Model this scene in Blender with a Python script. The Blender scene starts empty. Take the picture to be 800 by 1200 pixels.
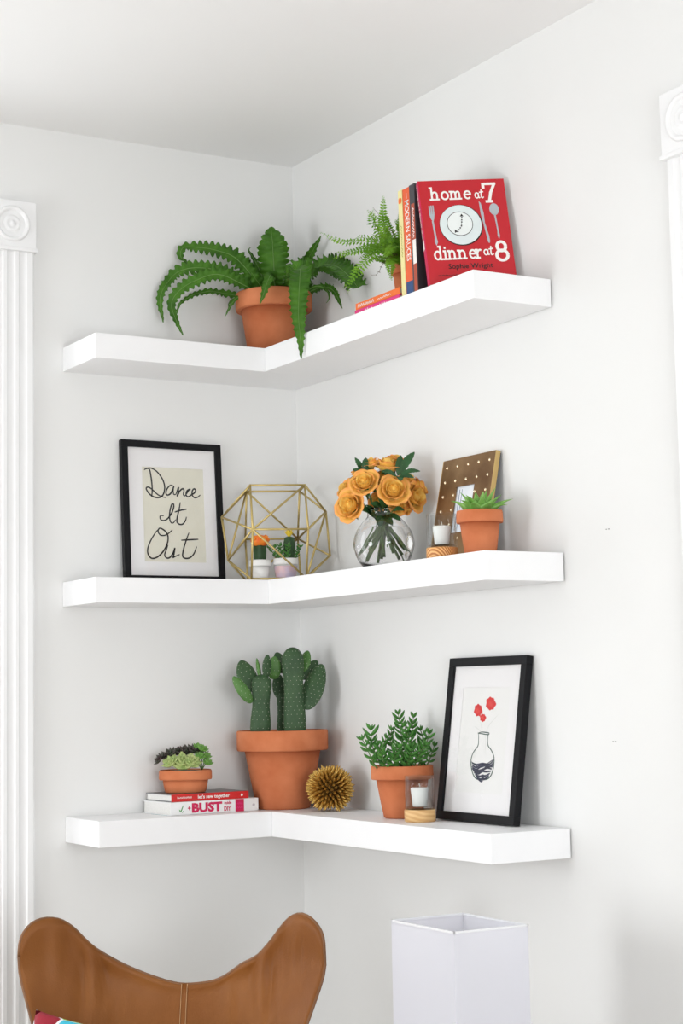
import bpy, bmesh, math, random
from math import sin, cos, pi, radians, sqrt
from mathutils import Vector, Matrix, Euler, Quaternion

# ------------------------------------------------------------------ camera
SC = bpy.context.scene
COL = SC.collection
random.seed(7)
YAW, PITCH, ROLL = 0.5335, 0.1023, -0.0194
fwd = Vector((sin(YAW)*cos(PITCH), cos(YAW)*cos(PITCH), sin(PITCH)))
rgt = fwd.cross(Vector((0, 0, 1))).normalized()
upv = rgt.cross(fwd)
rgt, upv = cos(ROLL)*rgt+sin(ROLL)*upv, -sin(ROLL)*rgt+cos(ROLL)*upv
cam_d = bpy.data.cameras.new('camera')
cam = bpy.data.objects.new('camera', cam_d)
COL.objects.link(cam)
cam.matrix_world = Matrix(((rgt.x, upv.x, -fwd.x, -2.7714), (rgt.y, upv.y, -fwd.y, -4.9725), (rgt.z, upv.z, -fwd.z, 1.40), (0, 0, 0, 1)))
cam_d.sensor_fit = 'VERTICAL'; cam_d.sensor_height = 36; cam_d.sensor_width = 24; cam_d.lens = 61.66
cam_d.clip_start = 0.05
SC.camera = cam

# ------------------------------------------------------------------ light
SC.view_settings.view_transform = 'Standard'
SC.view_settings.look = 'None'
SC.view_settings.exposure = -0.45
SC.view_settings.gamma = 1.0
SC.view_settings.use_curve_mapping = False
world = bpy.data.worlds.new('daylight'); SC.world = world
world.use_nodes = True
bg = world.node_tree.nodes['Background']
bg.inputs[0].default_value = (0.86, 0.93, 1.0, 1); bg.inputs[1].default_value = 1.0


def window_light(name, loc, direction, w, h, watts, col=(0.965, 0.985, 1.0)):
    d = bpy.data.lights.new(name, 'AREA'); d.shape = 'RECTANGLE'; d.size = w; d.size_y = h
    d.energy = watts; d.color = col
    o = bpy.data.objects.new(name, d); COL.objects.link(o)
    o.location = loc
    o.rotation_euler = Vector(direction).to_track_quat('-Z', 'Y').to_euler()
    return o


# daylight standing in the room's windows (back wall left of the shelves, left wall, wall behind the camera)
window_light('daylight_window_back', (-1.61, 0.16, 1.75), (0, -1, 0), 1.08, 1.95, 20)
window_light('daylight_window_left_a', (-5.16, -1.2, 1.25), (1, 0, 0), 1.25, 1.75, 106)
window_light('daylight_window_left_b', (-5.16, -3.9, 1.25), (1, 0, 0), 1.25, 1.75, 6)
window_light('daylight_window_front', (-1.7, -6.36, 1.25), (0, 1, 0), 2.0, 1.75, 138)


# ------------------------------------------------------------------ materials
def lin(c):
    return tuple(((v/255)/12.92 if v/255 <= .04045 else ((v/255+.055)/1.055)**2.4) for v in c)


def mat(name, col, rough=.5, metal=0.0, var=0.0, vscale=12, bump=0.0, bscale=200, col2=None, spec=.5, coat=0, transl=0.0, attr=False, sheen=0, rot3=False):
    m = bpy.data.materials.new(name); m.use_nodes = True
    nt = m.node_tree; b = nt.nodes['Principled BSDF']
    b.inputs['Roughness'].default_value = rough; b.inputs['Metallic'].default_value = metal
    b.inputs['Specular IOR Level'].default_value = spec
    b.inputs['Coat Weight'].default_value = coat
    b.inputs['Sheen Weight'].default_value = sheen
    b.inputs['Base Color'].default_value = (*col, 1)
    tc = nt.nodes.new('ShaderNodeTexCoord')
    src = None
    if attr:
        a = nt.nodes.new('ShaderNodeAttribute'); a.attribute_name = 'Col'; src = a.outputs['Color']
        nt.links.new(src, b.inputs['Base Color'])
    if var or col2:
        n = nt.nodes.new('ShaderNodeTexNoise'); n.inputs['Scale'].default_value = vscale
        n.inputs['Detail'].default_value = 5
        nt.links.new(tc.outputs['Object'], n.inputs['Vector'])
        r = nt.nodes.new('ShaderNodeValToRGB')
        r.color_ramp.elements[0].position = .32; r.color_ramp.elements[1].position = .68
        c2 = col2 or tuple(min(1, v*(1+var)) for v in col)
        c1 = col if col2 else tuple(v*(1-var) for v in col)
        r.color_ramp.elements[0].color = (*c1, 1); r.color_ramp.elements[1].color = (*c2, 1)
        nt.links.new(n.outputs['Fac'], r.inputs['Fac'])
        if attr:
            mx = nt.nodes.new('ShaderNodeMix'); mx.data_type = 'RGBA'; mx.blend_type = 'MULTIPLY'
            mx.inputs['Factor'].default_value = 1
            nt.links.new(src, mx.inputs['A']); nt.links.new(r.outputs['Color'], mx.inputs['B'])
            nt.links.new(mx.outputs['Result'], b.inputs['Base Color'])
        else:
            nt.links.new(r.outputs['Color'], b.inputs['Base Color'])
    if bump:
        n = nt.nodes.new('ShaderNodeTexNoise'); n.inputs['Scale'].default_value = bscale
        n.inputs['Detail'].default_value = 4
        nt.links.new(tc.outputs['Object'], n.inputs['Vector'])
        bp = nt.nodes.new('ShaderNodeBump'); bp.inputs['Strength'].default_value = bump
        bp.inputs['Distance'].default_value = .002
        nt.links.new(n.outputs['Fac'], bp.inputs['Height']); nt.links.new(bp.outputs['Normal'], b.inputs['Normal'])
    if transl:
        out = nt.nodes['Material Output']
        t = nt.nodes.new('ShaderNodeBsdfTranslucent'); s = nt.nodes.new('ShaderNodeMixShader')
        s.inputs[0].default_value = transl
        l = b.inputs['Base Color'].links
        if l: nt.links.new(l[0].from_socket, t.inputs['Color'])
        else: t.inputs['Color'].default_value = (*col, 1)
        nt.links.new(b.outputs[0], s.inputs[1]); nt.links.new(t.outputs[0], s.inputs[2])
        nt.links.new(s.outputs[0], out.inputs['Surface'])
    return m


def thin_glass(name, tint=(1, 1, 1), gloss=.06):
    m = bpy.data.materials.new(name); m.use_nodes = True
    nt = m.node_tree; nt.nodes.remove(nt.nodes['Principled BSDF'])
    t = nt.nodes.new('ShaderNodeBsdfTransparent'); t.inputs[0].default_value = (*tint, 1)
    g = nt.nodes.new('ShaderNodeBsdfGlossy'); g.inputs['Roughness'].default_value = .03
    fr = nt.nodes.new('ShaderNodeLayerWeight'); fr.inputs[0].default_value = .5
    pw = nt.nodes.new('ShaderNodeMath'); pw.operation = 'POWER'; pw.inputs[1].default_value = 3.0
    ml = nt.nodes.new('ShaderNodeMath'); ml.operation = 'MULTIPLY_ADD'; ml.inputs[1].default_value = gloss*5; ml.inputs[2].default_value = .012
    nt.links.new(fr.outputs['Facing'], pw.inputs[0]); nt.links.new(pw.outputs[0], ml.inputs[0])
    s = nt.nodes.new('ShaderNodeMixShader')
    nt.links.new(ml.outputs[0], s.inputs[0]); nt.links.new(t.outputs[0], s.inputs[1]); nt.links.new(g.outputs[0], s.inputs[2])
    nt.links.new(s.outputs[0], nt.nodes['Material Output'].inputs['Surface'])
    return m


def real_glass(name, ior=1.45, col=(1, 1, 1)):
    m = bpy.data.materials.new(name); m.use_nodes = True
    b = m.node_tree.nodes['Principled BSDF']
    b.inputs['Base Color'].default_value = (*col, 1); b.inputs['Roughness'].default_value = 0.0
    b.inputs['Transmission Weight'].default_value = 1; b.inputs['IOR'].default_value = ior
    return m


def stripe_wood(name, c1, c2, scale, axis_rot=(0, 0, 0), rough=.5, dist=2.0):
    m = bpy.data.materials.new(name); m.use_nodes = True
    nt = m.node_tree; b = nt.nodes['Principled BSDF']; b.inputs['Roughness'].default_value = rough
    tc = nt.nodes.new('ShaderNodeTexCoord'); mp = nt.nodes.new('ShaderNodeMapping')
    mp.inputs['Rotation'].default_value = axis_rot
    w = nt.nodes.new('ShaderNodeTexWave'); w.inputs['Scale'].default_value = scale
    w.inputs['Distortion'].default_value = dist; w.inputs['Detail'].default_value = 2
    w.inputs['Detail Scale'].default_value = 1.5
    r = nt.nodes.new('ShaderNodeValToRGB')
    r.color_ramp.elements[0].color = (*c1, 1); r.color_ramp.elements[1].color = (*c2, 1)
    r.color_ramp.elements[0].position = .25; r.color_ramp.elements[1].position = .8
    nt.links.new(tc.outputs['Object'], mp.inputs[0]); nt.links.new(mp.outputs[0], w.inputs[0])
    nt.links.new(w.outputs['Fac'], r.inputs[0]); nt.links.new(r.outputs[0], b.inputs['Base Color'])
    return m


M = {}
M['wall'] = mat('wall_paint', (.835, .835, .826), .55, var=.012, vscale=1.3, bump=.05, bscale=90, spec=.3)
M['ceil'] = mat('ceiling_paint', (.885, .883, .878), .7, var=.01, vscale=1, bump=.04, bscale=70, spec=.2)
M['trim'] = mat('trim_gloss_paint', (.90, .90, .905), .3, bump=.02, bscale=60)
M['shelf'] = mat('shelf_white_paint', (.93, .93, .94), .42, var=.012, vscale=6, bump=.05, bscale=55)
M['floor'] = stripe_wood('floor_wood', (.42, .37, .31), (.54, .48, .41), 3.0, rough=.4)
M['terra'] = mat('terracotta', (.51, .145, .056), .8, col2=(.66, .225, .10), vscale=9, bump=.12, bscale=160, spec=.25)
M['terra_rim'] = mat('terracotta_rim', (.54, .155, .060), .8, col2=(.70, .245, .11), vscale=11, bump=.12, bscale=160, spec=.25)
M['soil'] = mat('potting_soil', (.03, .02, .014), .95, var=.5, vscale=120, bump=.9, bscale=260)
M['grit'] = mat('grit', (.42, .36, .28), .9, var=.5, vscale=160, bump=.9, bscale=220)
M['fern'] = mat('fern_blade', (.038, .125, .010), .45, col2=(.085, .235, .022), vscale=22, transl=.15, spec=.25, bump=.25, bscale=120)
M['fern_vein'] = mat('fern_vein', (.14, .28, .06), .45)
M['boston'] = mat('small_fern_leaf', (.11, .30, .018), .5, col2=(.24, .47, .04), vscale=22, transl=.25, spec=.2)
M['boston_dry'] = mat('small_fern_dry', (.10, .055, .025), .7, var=.3, vscale=30)
M['stem'] = mat('green_stem', (.10, .19, .045), .5, var=.2, vscale=30)
M['brownstem'] = mat('brown_stem', (.12, .06, .025), .7, var=.3, vscale=40)
M['cactus'] = mat('cactus_skin', (.020, .060, .020), .6, col2=(.042, .100, .034), vscale=14, bump=.25, bscale=60)
M['cactus_young'] = mat('cactus_young_pad', (.06, .17, .03), .5, col2=(.10, .24, .05), vscale=20, bump=.2, bscale=60)
M['areole'] = mat('cactus_areole', (.55, .56, .44), .9)
M['aloe'] = mat('aloe_leaf', (.13, .33, .045), .36, col2=(.27, .50, .13), vscale=30, spec=.35)
M['sed'] = mat('jade_leaf', (.035, .15, .022), .4, col2=(.09, .27, .05), vscale=40, spec=.3)
M['succ_green'] = mat('succulent_green', (.28, .40, .12), .45, col2=(.45, .50, .20), vscale=60)
M['succ_dark'] = mat('succulent_dark', (.035, .055, .03), .45, col2=(.07, .035, .04), vscale=60)
M['succ_bright'] = mat('succulent_bright', (.12, .30, .05), .45, col2=(.20, .40, .09), vscale=60)
M['gold'] = mat('brass_rod', (.56, .43, .17), .38, metal=.75, var=.08, vscale=25)
M['gold_urchin'] = mat('gold_urchin', (.60, .38, .10), .36, metal=.85, var=.15, vscale=40)
M['gold_dark'] = mat('gold_urchin_core', (.16, .085, .02), .6, metal=.6)
M['black'] = mat('black_frame_wood', (.006, .006, .0075), .5, var=.2, vscale=80, spec=.18)
M['mat_white'] = mat('mat_board', (.86, .845, .85), .8)
M['paper_cream'] = mat('cream_paper', (.76, .735, .63), .85, var=.02, vscale=20)
M['paper_white'] = mat('print_paper', (.84, .835, .82), .85)
M['ink'] = mat('black_ink', (.012, .012, .014), .6)
M['ink_blue'] = mat('blue_ink', (.022, .026, .065), .6)
M['ink_green'] = mat('green_ink', (.02, .07, .05), .6)
M['ink_pale'] = mat('pale_ink', (.62, .64, .60), .7)
M['red_ink'] = mat('red_print', (.66, .006, .006), .6)
M['red_ink2'] = mat('red_print_light', (.90, .10, .06), .6)
M['glass_pane'] = thin_glass('picture_glass', gloss=.04)
M['window_glass'] = thin_glass('window_glass', gloss=.05)
M['glass'] = real_glass('vase_glass', 1.45)
M['tumbler'] = thin_glass('tumbler_glass', (.965, .975, .975), gloss=.11)
M['tumbler_base'] = thin_glass('tumbler_base_glass', (.90, .90, .88), gloss=.10)
M['water'] = real_glass('vase_water', 1.33)
M['wax'] = mat('candle_wax', (.90, .895, .87), .5)
M['wick'] = mat('candle_wick', (.75, .72, .65), .9)
M['pale_wood'] = stripe_wood('pale_wood', (.66, .38, .15), (.76, .49, .22), 26, (0, 1.45, .2), .5, 1.5)
M['zebra_wood'] = stripe_wood('banded_wood', (.50, .17, .035), (.88, .50, .19), 62, (.5, .45, .2), .45, 1.2)
M['bronze'] = mat('bronze_plate', (.15, .075, .03), .36, metal=.75, col2=(.34, .21, .10), vscale=7)
M['bronze_edge'] = mat('brass_edge', (.58, .40, .16), .35, metal=.7)
M['stud'] = mat('bright_stud', (.95, .80, .55), .22, metal=.85)
M['backing'] = mat('frame_backing', (.06, .07, .09), .8)
M['photo'] = mat('pale_photo', (.74, .79, .86), .4, col2=(.86, .88, .92), vscale=14)
M['photo_dark'] = mat('photo_line', (.20, .24, .34), .5)
M['white_pot'] = mat('white_ceramic', (.86, .855, .84), .4, coat=.2)
M['pink_glaze'] = mat('pink_lilac_glaze', (.80, .52, .50), .35, col2=(.55, .50, .72), vscale=22)
M['orange_cactus'] = mat('orange_grafted_cactus', (.85, .10, .012), .5, col2=(.95, .30, .02), vscale=40)
M['yellow'] = mat('yellow_flower', (.90, .66, .05), .5)
M['rose'] = mat('rose_petal', (1, 1, 1), .55, attr=True, var=.06, vscale=50, transl=.10, spec=.25)
M['rose_leaf'] = mat('rose_leaf', (.010, .060, .010), .45, col2=(.025, .11, .03), vscale=30)
M['leather'] = mat('tan_leather', (.215, .072, .014), .5, col2=(.285, .105, .024), vscale=5, bump=.35, bscale=230, spec=.25)
M['leather_edge'] = mat('leather_piping', (.20, .085, .03), .5, var=.15, vscale=20)
M['stitch'] = mat('pale_stitch', (.55, .33, .16), .7)
M['steel_black'] = mat('black_steel', (.02, .02, .022), .4, metal=.6)
M['shade'] = mat('white_lampshade', (.90, .90, .935), .8, bump=.05, bscale=300, transl=.5, spec=.1)
M['shade_rail'] = mat('lampshade_rail', (.80, .80, .82), .6)
M['chrome'] = mat('brushed_nickel', (.6, .6, .6), .3, metal=.95)
M['pages'] = mat('book_pages', (.84, .83, .80), .85, var=.04, vscale=200)
M['nail'] = mat('nail_hole', (.3, .29, .28), .9)


def flat(name, rgb, rough=.45):
    if name not in M: M[name] = mat(name, lin(rgb), rough, var=.02, vscale=30)
    return M[name]


# ------------------------------------------------------------------ mesh helpers
def mk(name, vf, m, parent=None, smooth=False, cols=None, bevel=0):
    v, f = vf
    me = bpy.data.meshes.new(name)
    me.from_pydata([tuple(p) for p in v], [], f); me.update()
    if bevel:
        bm = bmesh.new(); bm.from_mesh(me)
        bmesh.ops.bevel(bm, geom=bm.edges[:], offset=bevel, segments=2, affect='EDGES', profile=.5, clamp_overlap=True)
        bm.to_mesh(me); bm.free()
    if cols is not None:
        a = me.color_attributes.new('Col', 'FLOAT_COLOR', 'POINT')
        for i, c in enumerate(cols): a.data[i].color = (*c, 1)
    if smooth:
        for p in me.polygons: p.use_smooth = True
    me.materials.append(m)
    o = bpy.data.objects.new(name, me); COL.objects.link(o)
    if parent is not None: o.parent = parent
    return o


def inst(name, me, parent, mw=None):
    o = bpy.data.objects.new(name, me); COL.objects.link(o); o.parent = parent
    if mw is not None: o.matrix_local = mw
    return o


def thing(name, label, cat, loc=(0, 0, 0), rotz=0, group=None, mw=None):
    o = bpy.data.objects.new(name, None); COL.objects.link(o)
    o.empty_display_size = .05
    if mw is not None: o.matrix_world = mw
    else: o.location = loc; o.rotation_euler = (0, 0, rotz)
    return tag(o, label, cat, group)


def tag(o, label, cat, group=None):
    o['label'] = label; o['category'] = cat
    if group: o['group'] = group
    return o


def struct(o):
    o['kind'] = 'structure'; return o


def box(x0, x1, y0, y1, z0, z1):
    v = [(x0, y0, z0), (x1, y0, z0), (x1, y1, z0), (x0, y1, z0), (x0, y0, z1), (x1, y0, z1), (x1, y1, z1), (x0, y1, z1)]
    f = [(0, 3, 2, 1), (4, 5, 6, 7), (0, 1, 5, 4), (1, 2, 6, 5), (2, 3, 7, 6), (3, 0, 4, 7)]
    return v, f


def join(*parts):
    V, F = [], []
    for v, f in parts:
        n = len(V); V += [tuple(p) for p in v]; F += [tuple(i+n for i in q) for q in f]
    return V, F


def xf(vf, mw):
    return [tuple(mw @ Vector(p)) for p in vf[0]], vf[1]


def lathe(prof, n=48, cap0=True, cap1=True):
    V, F = [], []
    for r, z in prof:
        for i in range(n):
            a = 2*pi*i/n; V.append((r*cos(a), r*sin(a), z))
    for k in range(len(prof)-1):
        for i in range(n):
            j = (i+1) % n
            F.append((k*n+i, k*n+j, (k+1)*n+j, (k+1)*n+i))
    if cap0: F.append(tuple(range(n-1, -1, -1)))
    if cap1: F.append(tuple((len(prof)-1)*n+i for i in range(n)))
    return V, F


def cr(pts, n):
    """Catmull-Rom resample to n+1 points"""
    P = [Vector(p) for p in pts]
    if len(P) == 2: return [P[0].lerp(P[1], i/n) for i in range(n+1)]
    Q = [P[0]*2-P[1]]+P+[P[-1]*2-P[-2]]
    # parametrise by chord length
    L = [0]
    for i in range(len(P)-1): L.append(L[-1]+max(1e-9, (P[i+1]-P[i]).length))
    out = []
    for i in range(n+1):
        s = L[-1]*i/n
        k = 0
        while k < len(P)-2 and s > L[k+1]: k += 1
        t = min(1, (s-L[k])/(L[k+1]-L[k]))
        a, b, c, d = Q[k], Q[k+1], Q[k+2], Q[k+3]
        out.append(.5*((2*b)+(c-a)*t+(2*a-5*b+4*c-d)*t*t+(3*b-a-3*c+d)*t**3))
    return out


def tube(pts, r, n=8, seg=None, caps=True):
    P = cr(pts, seg) if seg else [Vector(p) for p in pts]
    V, F = [], []
    up = None
    for i, p in enumerate(P):
        t = (P[min(i+1, len(P)-1)]-P[max(i-1, 0)])
        t = t.normalized() if t.length > 1e-9 else Vector((0, 0, 1))
        if up is None:
            up = Vector((0, 0, 1)) if abs(t.z) < .9 else Vector((1, 0, 0))
        a = t.cross(up)
        a = a.normalized() if a.length > 1e-6 else t.orthogonal().normalized()
        b = a.cross(t); up = b
        rr = r(i/(len(P)-1)) if callable(r) else r
        for k in range(n):
            an = 2*pi*k/n
            V.append(p+a*cos(an)*rr+b*sin(an)*rr)
    for i in range(len(P)-1):
        for k in range(n):
            j = (k+1) % n
            F.append((i*n+k, i*n+j, (i+1)*n+j, (i+1)*n+k))
    if caps:
        F.append(tuple(range(n-1, -1, -1))); F.append(tuple((len(P)-1)*n+k for k in range(n)))
    return V, F


def blade(pts, hw, hint, n=30, fold=.25, teeth=0, tooth=.2, wave=0.0, prof=None, cross=5):
    """thin leaf blade along a spine: hw = max half width, hint = leaf-face normal (Vector or function of t)"""
    P = cr(pts, n)
    V, F = [], []
    for i, p in enumerate(P):
        t = i/n
        T = (P[min(i+1, n)]-P[max(i-1, 0)]).normalized()
        h = hint(t) if callable(hint) else hint
        s = T.cross(h)
        s = s.normalized() if s.length > 1e-6 else T.orthogonal().normalized()
        nn = s.cross(T)
        w = hw*(prof(t) if prof else sin(pi*min(1, .08+.92*t))**.7)
        for c in range(cross):
            q = -1+2*c/(cross-1)
            tt = 1.0
            wv = 0
            if teeth and abs(q) > .7:
                ph = t*teeth+(.5 if q > 0 else 0)
                am = .75+.5*abs(sin(int(ph)*12.9898+q*4.1))
                tt = 1+tooth*am*(abs((ph % 1)*2-1)*2-1)
                wv = wave*am*sin(2*pi*ph)
            V.append(p+s*q*w*tt+nn*(fold*abs(q)*w+wv*w))
    for i in range(n):
        for c in range(cross-1):
            a = i*cross+c
            F.append((a, a+1, a+1+cross, a+cross))
    return V, F


def fleshy(pts, w, th, hint, n=8, ring=8, prof=None):
    """thick succulent leaf: elliptical section swept along the spine"""
    P = cr(pts, n)
    V, F = [], []
    for i, p in enumerate(P):
        t = i/n
        T = (P[min(i+1, n)]-P[max(i-1, 0)]).normalized()
        s = T.cross(hint); s = s.normalized() if s.length > 1e-6 else T.orthogonal().normalized()
        nn = s.cross(T)
        k = prof(t) if prof else (sin(pi*(.12+.86*t))**.75)
        for c in range(ring):
            a = 2*pi*c/ring
            V.append(p+s*cos(a)*w*k+nn*sin(a)*th*k)
    for i in range(n):
        for c in range(ring):
            j = (c+1) % ring
            F.append((i*ring+c, i*ring+j, (i+1)*ring+j, (i+1)*ring+c))
    F.append(tuple(range(ring-1, -1, -1))); F.append(tuple(n*ring+c for c in range(ring)))
    return V, F


def ribbon2d(pts, hw, n=None, taper=True):
    """flat pen stroke in the x-z plane"""
    P = cr([Vector((a, 0, b)) for a, b in pts], n or max(6, len(pts)*5))
    V, F = [], []
    for i, p in enumerate(P):
        t = i/(len(P)-1)
        T = (P[min(i+1, len(P)-1)]-P[max(i-1, 0)])
        T = T.normalized() if T.length > 1e-9 else Vector((1, 0, 0))
        s = Vector((-T.z, 0, T.x))
        w = hw*((.55+.45*sin(pi*t)**.5) if taper else 1)
        V += [p+s*w, p-s*w]
    for i in range(len(P)-1):
        F.append((2*i, 2*i+2, 2*i+3, 2*i+1))
    # outward = -y
    return V, F


def disc2d(cx, cz, rx, rz, n=28, wob=0, seed=0):
    rnd = random.Random(seed)
    V = []
    for i in range(n):
        a = 2*pi*i/n; k = 1+wob*(rnd.random()-.5)*2
        V.append((cx+rx*k*cos(a), 0, cz+rz*k*sin(a)))
    return V, [tuple(range(n))]


def place2d(vf, O, R, U, off=0.0006):
    """2-D art drawn in x-z placed on plane O + x R + z U, lifted by off along the outward normal R x U"""
    O, R, U = Vector(O), Vector(R), Vector(U)
    N = R.cross(U).normalized()
    return [tuple(O+R*p[0]+U*p[2]+N*(off+p[1])) for p in [Vector(q) for q in vf[0]]], vf[1]


def text2d(body, w=None, h=None, bold=0.0, shear=0.0):
    """built-in lettering as flat mesh scaled to a w x h box with its lower left at the origin (x-z plane)"""
    c = bpy.data.curves.new('lettering', 'FONT'); c.body = body; c.resolution_u = 2; c.offset = bold; c.shear = shear
    o = bpy.data.objects.new('lettering', c); COL.objects.link(o)
    dg = bpy.context.evaluated_depsgraph_get()
    me = bpy.data.meshes.new_from_object(o.evaluated_get(dg))
    V = [tuple(v.co) for v in me.vertices]; F = [tuple(p.vertices) for p in me.polygons]
    bpy.data.objects.remove(o); bpy.data.curves.remove(c); bpy.data.meshes.remove(me)
    x0 = min(v[0] for v in V); x1 = max(v[0] for v in V); y0 = min(v[1] for v in V); y1 = max(v[1] for v in V)
    sx = w/(x1-x0) if w else None; sy = h/(y1-y0) if h else None
    sx = sx or sy or 1; sy = sy or sx
    return [((v[0]-x0)*sx, 0, (v[1]-y0)*sy) for v in V], F


VX = -YAW            # turn of a thing whose local x runs along the picture
TOP, MID, BOT = 2.4625, 1.7449, 1.04625
TH, DL, DR = .0741, .2557, .25
CEIL = 3.14

# ------------------------------------------------------------------ the room
RX, RY = -5.0, -6.2


def wall_piece(axis, a0, a1, holes, t0, t1):
    """wall slab along x (axis 0) or y (axis 1), with rectangular holes (lo, hi, z0, z1)"""
    parts = []
    def add(lo, hi, z0, z1):
        if hi-lo < 1e-5 or z1-z0 < 1e-5: return
        parts.append(box(lo, hi, t0, t1, z0, z1) if axis == 0 else box(t0, t1, lo, hi, z0, z1))
    cur = a0
    for lo, hi, z0, z1 in sorted(holes):
        add(cur, lo, 0, CEIL); add(lo, hi, 0, z0); add(lo, hi, z1, CEIL); cur = hi
    add(cur, a1, 0, CEIL)
    return join(*parts)


W1 = (-2.16, -1.06, .72, 2.7435)
struct(mk('floor', box(RX-.12, .12, RY-.12, .12, -.1, 0), M['floor']))
struct(mk('ceiling', box(RX-.12, .12, RY-.12, .12, CEIL, CEIL+.1), M['ceil']))
struct(mk('wall_back', wall_piece(0, RX, 0, [W1], 0, .12), M['wall']))
struct(mk('wall_right', wall_piece(1, RY, .12, [(-2.93, -2.02, 0, 2.646)], 0, .12), M['wall']))
W2 = (-1.85, -.55, .35, 2.15); W3 = (-4.55, -3.25, .35, 2.15)
struct(mk('wall_left', wall_piece(1, RY, .12, [W3, W2], RX-.12, RX), M['wall']))
W4 = (-2.75, -.65, .35, 2.15)
struct(mk('wall_front', wall_piece(0, RX, 0, [W4], RY-.12, RY), M['wall']))


def window(n, mw, w, z0, z1):
    """double-hung window, local x along the wall, local y outward"""
    e = bpy.data.objects.new('window_%d' % n, None); COL.objects.link(e); e.matrix_world = mw; struct(e)
    zm = (z0+z1)/2
    mk('window_frame', join(box(0, w, .03, .09, z0, z0+.05), box(0, w, .03, .09, z1-.05, z1), box(0, .05, .03, .09, z0+.05, z1-.05),
                            box(w-.05, w, .03, .09, z0+.05, z1-.05), box(.05, w-.05, .035, .085, zm-.025, zm+.025)), M['trim'], e)
    mk('window_pane', box(.05, w-.05, .058, .062, z0+.05, zm-.025), M['window_glass'], e)
    mk('window_pane', box(.05, w-.05, .058, .062, zm+.025, z1-.05), M['window_glass'], e)
    mk('window_sill', box(0, w, -.02, .03, z0-.03, z0), M['trim'], e)
    return e


window(1, Matrix.Translation((W1[0], 0, 0)), W1[1]-W1[0], W1[2], W1[3])
window(2, Matrix.Translation((RX, W2[0], 0)) @ Matrix.Rotation(pi/2, 4, 'Z'), W2[1]-W2[0], W2[2], W2[3])
window(3, Matrix.Translation((RX, W3[0], 0)) @ Matrix.Rotation(pi/2, 4, 'Z'), W3[1]-W3[0], W3[2], W3[3])
window(4, Matrix.Translation((W4[1], RY, 0)) @ Matrix.Rotation(pi, 4, 'Z'), W4[1]-W4[0], W4[2], W4[3])

# door in the right wall, beyond the casing
d1 = bpy.data.objects.new('door_1', None); COL.objects.link(d1); d1.location = (.03, -2.93, 0); struct(d1)
mk('door_leaf', box(0, .045, .005, .905, .005, 2.64), M['trim'], d1, bevel=.003)
for (pa, pb) in ((.12, .42), (.49, .79)):
    for (za, zb) in ((.2, .95), (1.15, 2.45)):
        mk('door_panel', box(-.012, 0, pa, pb, za, zb), M['trim'], d1, bevel=.006)
k = mk('door_knob', xf(lathe([(.012, 0), (.012, .03), (.028, .045), (.03, .06), (.02, .075), (.0, .078)], 20, True, False), Matrix.Rotation(-pi/2, 4, 'Y')), M['chrome'], d1, True)
k.location = (0, .84, 1.0)


def casing(n, mw, w_open, ztop, blk_w, leg_w, z0=0, sill=None):
    """fluted casing round an opening: legs, head and two rosette blocks; local x along the wall, local y into the room (negative)"""
    e = bpy.data.objects.new('trim_%d' % n, None); COL.objects.link(e); e.matrix_world = mw; struct(e)
    def profile(w):
        pr = [(0, 0), (0, -.016), (.006, -.020), (.018, -.020)]
        a, b = .018, w-.018
        nf = 3
        for i in range(nf):
            c0 = a+(b-a)*i/nf; c1 = a+(b-a)*(i+1)/nf
            g0 = c0+.005; g1 = c1-.005
            pr.append((c0+.002, -.020))
            for q in range(7):
                t = q/6; pr.append((g0+(g1-g0)*t, -.020+.0065*sin(pi*t)**.6))
            pr.append((c1-.002, -.020))
        pr += [(w-.018, -.020), (w-.006, -.020), (w, -.016), (w, 0)]
        return pr
    pr = profile(leg_w)
    def extr(za, zb):
        m_ = len(pr)
        V = [(a, b, za) for a, b in pr]+[(a, b, zb) for a, b in pr]
        F = [(i, i+1, m_+i+1, m_+i) for i in range(m_-1)]+[tuple(range(m_)), tuple(m_+i for i in range(m_-1, -1, -1))]
        return V, F
    off = (blk_w-leg_w)/2
    for x in (-leg_w-off, w_open+off):
        l = mk('casing_leg', extr(z0, ztop+.02), M['trim'], e); l.location = (x, 0, 0)
    # head: the same profile laid along x
    hv, hf = extr(0, w_open)
    hv = [(c, b, ztop+off+a) for a, b, c in hv]
    mk('casing_head', (hv, [tuple(reversed(q)) for q in hf]), M['trim'], e)
    for x in (-blk_w, w_open):
        b_ = mk('rosette_block', box(0, blk_w, -.030, 0, 0, blk_w), M['trim'], e, bevel=.003); b_.location = (x, 0, ztop)
        mk('block_lip', box(-.004, blk_w+.004, -.033, -.0002, -.0015, .010), M['trim'], b_, bevel=.002)
        R_ = blk_w*.36
        ros = lathe([(R_, 0), (R_, .003), (R_*.95, .007), (R_*.86, .008), (R_*.76, .003), (R_*.7, -.003), (R_*.55, -.003), (R_*.42, .004), (R_*.30, .005), (R_*.2, .001), (R_*.12, .006), (0, .008)], 36, False, False)
        mk('rosette', xf(ros, Matrix.Translation((blk_w/2, -.0300, blk_w/2+.003)) @ Matrix.Rotation(pi/2, 4, 'X')), M['trim'], b_, True)
    return e


casing(1, Matrix.Translation((W1[0], 0, 0)), W1[1]-W1[0], W1[3], .1535, .147)
# right wall: local x runs toward +y, the room lies at local -y -> world -x
casing(2, Matrix.Translation((0, -2.02, 0)) @ Matrix.Rotation(-pi/2, 4, 'Z'), .91, 2.646, .160, .150)

bb = .012
struct(mk('baseboard_back', box(-.905, -.0, -.018, 0, 0, .18), M['trim'], bevel=.003))
struct(mk('baseboard_right', box(-.018, 0, -1.85, -.019, 0, .18), M['trim'], bevel=.003))

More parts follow.
